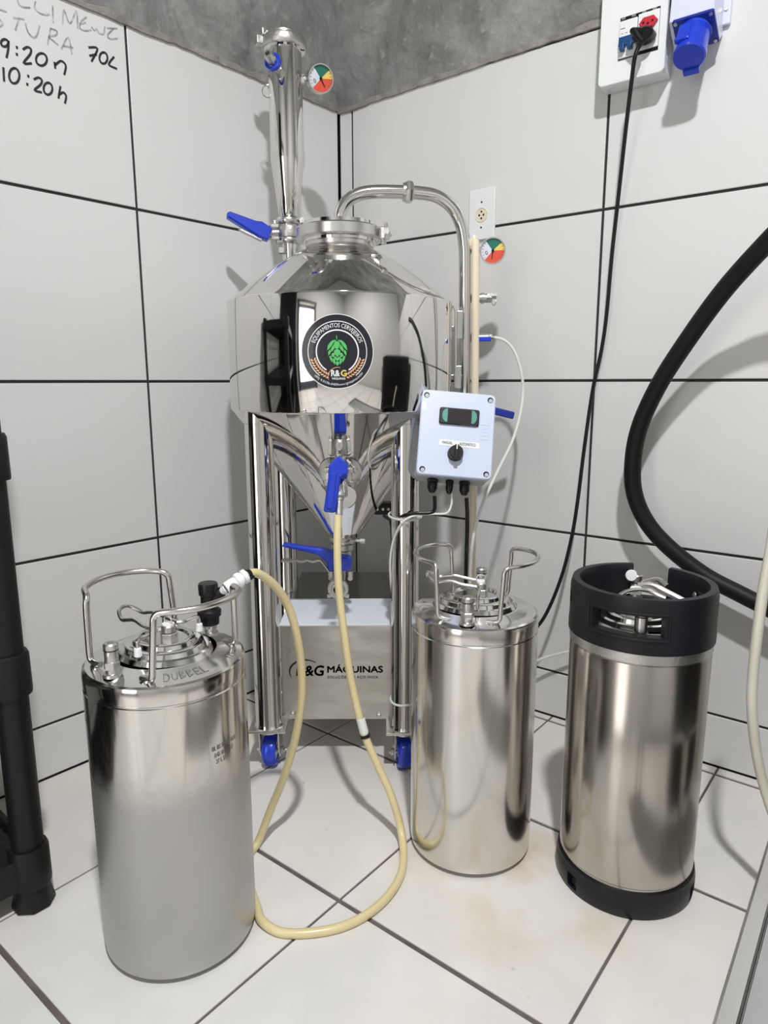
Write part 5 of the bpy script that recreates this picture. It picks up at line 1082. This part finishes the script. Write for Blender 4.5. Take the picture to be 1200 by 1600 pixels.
# double outlet plate
op = thing('wall_outlet', 'white wall plate with one round socket, behind the blow-off pipe', 'wall outlet', wpt(dR, nR, 0.470, 1.205, 0))
mb = MB(); wbox(mb, 0.4335, 0.5058, 1.2050, 1.3235, 0.0, 0.0075, 0.002); part('outlet_plate', mb, M['white'], op)
mb = MB(); m5 = frame(wpt(dR, nR, 0.4695, 1.2625, 0.0075), nR, dR); mb.lathe([(0, 0.0002), (0.0145, 0.0002), (0.0158, 0.0015), (0.0165, 0.0015), (0.0175, 0)], m5, 32); so = part('socket_insert', mb, M['cream'], op, 'yellowed round socket')
mb = MB()
for x, y in ((-0.0060, 0.0), (0.0060, 0.0), (0, 0.0078), (0, -0.0078)): part('socket_hole', MB().lathe([(0, 0.0006), (0.0026, 0.0006)], m5 @ Matrix.Translation((x, y, 0)), 10), M['black'], op)
for z in (1.2925, 1.2335): mb = MB().cyl(wpt(dR,nR,0.4695,z,0.0075), wpt(dR,nR,0.4695,z,0.0085), 0.0022, 10); part('plate_screw', mb, M['black'], op)

# ================================================================== BLACK SHELF ON THE LEFT
SU, SN = 1.125, 0.356
sp0 = dL*SU + nL*SN
sh = thing('plastic_shelf', 'black plastic shelving unit with round posts against the left wall', 'shelf', sp0)
posts = [(SU, SN), (SU, 0.045), (SU+0.70, SN), (SU+0.70, 0.045)]
decks = [0.040, 0.375, 0.715, 1.055]
mb = MB(); mb.lathe([(0.0, 0.034), (0.0235, 0.034), (0.0245, 0.10), (0.0245, 1.10), (0.020, 1.115), (0, 1.117)], None, 32); pm = mesh_from('post', mb, M['shelf'])
mb = MB(); mb.lathe([(0, 0.0), (0.030, 0.0), (0.0335, 0.003), (0.0330, 0.008), (0.0275, 0.030), (0.0262, 0.045), (0, 0.045)], None, 8); fm_ = mesh_from('foot', mb, M['shelf'], sharp=50)
mb = MB(); mb.lathe([(0.0235, 0), (0.0310, 0.001), (0.0315, 0.006), (0.0310, 0.064), (0.0285, 0.070), (0.0235, 0.070)], None, 32); cm_ = mesh_from('post_socket', mb, M['shelf'])
rz = atan2(dL.y, dL.x)
for u_, n_ in posts:
    p = dL*u_ + nL*n_
    o = obj_at('post', pm, sh, p, rz); obj_at('foot', fm_, sh, p, rz+pi/8)
    for z in decks: obj_at('post_socket', cm_, sh, p + UP*z, rz)
for z in decks:
    m = Matrix((dL, nL, UP)).transposed().to_4x4()
    mb = MB(); th = 0.054
    mb.box((SU+0.35, SN+0.010, z+0.030), (0.70, 0.012, th), m, 0.003); mb.box((SU+0.35, 0.035, z+0.030), (0.70, 0.012, th), m, 0.003)
    mb.box((SU-0.010, (SN+0.045)/2, z+0.030), (0.012, SN-0.045, th), m, 0.003); mb.box((SU+0.71, (SN+0.045)/2, z+0.030), (0.012, SN-0.045, th), m, 0.003)
    dk = part('deck_frame', mb, M['shelf'], sh)
    for k in range(11):
        mb = MB(); mb.box((SU+0.030+k*0.064, (SN+0.045)/2, z+0.050), (0.050, SN-0.040, 0.006), m, 0.001); part('deck_slat', mb, M['shelf'], dk)
    for k in range(2):
        mb = MB(); mb.box((SU+0.35, 0.13+k*0.14, z+0.043), (0.70, 0.012, 0.008), m); part('deck_rib', mb, M['shelf'], dk)
nz = MB(); c0 = sp0 + dL*0.095 - nL*0.040 + UP*0.4475
nz.lathe([(0, -0.055), (0.010, -0.055), (0.012, -0.02), (0.017, 0.0), (0.0185, 0.022), (0.016, 0.030), (0.009, 0.031), (0.008, 0.022), (0, 0.022)], frame(c0, -dL*0.9 + nL*0.45), 20)
solo('rubber_nozzle', nz, M['rubber'], 'dark rubber nozzle lying on the middle deck beside the shelf post', 'nozzle')

# ================================================================== STEEL BENCH AT THE RIGHT EDGE
bd = (BENCH[1] - BENCH[0]).normalized(); bn = V(bd.y, -bd.x, 0)
b0 = BENCH[0] - bd*0.30; Lb = 0.96; Wd = 0.25; zb = BENCH[0].z
bm4 = Matrix((bd, bn, UP)).transposed().to_4x4(); bm4.translation = V(b0.x, b0.y, 0)
bt = thing('steel_bench', 'low stainless steel bench top with a raised rim at the lower right edge', 'bench', V(b0.x, b0.y, 0) + bd*Lb/2 + bn*Wd/2)
mb = MB(); mb.box((Lb/2, Wd/2, zb-0.012), (Lb, Wd, 0.004), bm4, 0.001); part('bench_top', mb, M['benchsteel'], bt)
mb = MB(); mb.box((Lb/2, 0.010, zb-0.004), (Lb, 0.020, 0.010), bm4, 0.003); mb.box((Lb/2, Wd-0.010, zb-0.004), (Lb, 0.020, 0.010), bm4, 0.003); mb.box((0.010, Wd/2, zb-0.004), (0.020, Wd-0.04, 0.010), bm4, 0.003); mb.box((Lb-0.010, Wd/2, zb-0.004), (0.020, Wd-0.04, 0.010), bm4, 0.003); part('bench_rim', mb, M['clamp'], bt)
for x, y in ((0.10, 0.12), (Lb-0.10, 0.12), (0.10, Wd-0.04), (Lb-0.10, Wd-0.04)):
    mb = MB().cyl(bm4 @ V(x, y, 0.0), bm4 @ V(x, y, zb-0.013), 0.016, 20); part('leg', mb, M['pipe'], bt)
# added unseen dark fridge on the right, gives the steel dark bands to reflect
fr_c = dR*1.86 + nR*0.34
frg = thing('added_fridge', 'low dark fridge added to darken the steel reflections, by the right wall outside the picture', 'fridge', fr_c)
m = Matrix((dR, nR, UP)).transposed().to_4x4(); m.translation = fr_c
mb = MB(); mb.box((0, 0, 0.455), (0.50, 0.56, 0.85), m, 0.01); part('added_fridge_body', mb, M['black'], frg)
mb = MB(); mb.box((0, 0.305, 0.455), (0.49, 0.05, 0.82), m, 0.01); dr = part('added_fridge_door', mb, M['door'], frg)
mb = MB(); mb.box((-0.20, 0.345, 0.6), (0.02, 0.03, 0.3), m, 0.004); part('door_handle', mb, M['clamp'], dr)
for x in (-0.20, 0.20):
    for y in (-0.22, 0.22): part('foot', MB().cyl(m @ V(x, y, 0), m @ V(x, y, 0.035), 0.02, 12), M['black'], frg)
# added unseen dark locker beyond the shelf, another dark shape for the steel to mirror
lc = dL*2.35 + nL*0.24
lk = thing('added_locker', 'tall dark locker added to darken the steel reflections, beyond the shelf outside the picture', 'locker', lc)
m = Matrix((dL, nL, UP)).transposed().to_4x4(); m.translation = lc
mb = MB(); mb.box((0, 0, 0.99), (0.80, 0.42, 1.94), m, 0.006); part('added_locker_body', mb, M['black'], lk)
for x in (-0.2, 0.2):
    mb = MB(); mb.box((x, 0.217, 0.99), (0.39, 0.014, 1.90), m, 0.003); ld = part('added_locker_door', mb, M['door'], lk)
    mb = MB(); mb.box((x*0.3, 0.232, 1.0), (0.012, 0.018, 0.14), m, 0.002); part('door_handle', mb, M['clamp'], ld)
for x in (-0.36, 0.36):
    for y in (-0.17, 0.17): part('foot', MB().cyl(m @ V(x, y, 0), m @ V(x, y, 0.022), 0.02, 12), M['black'], lk)
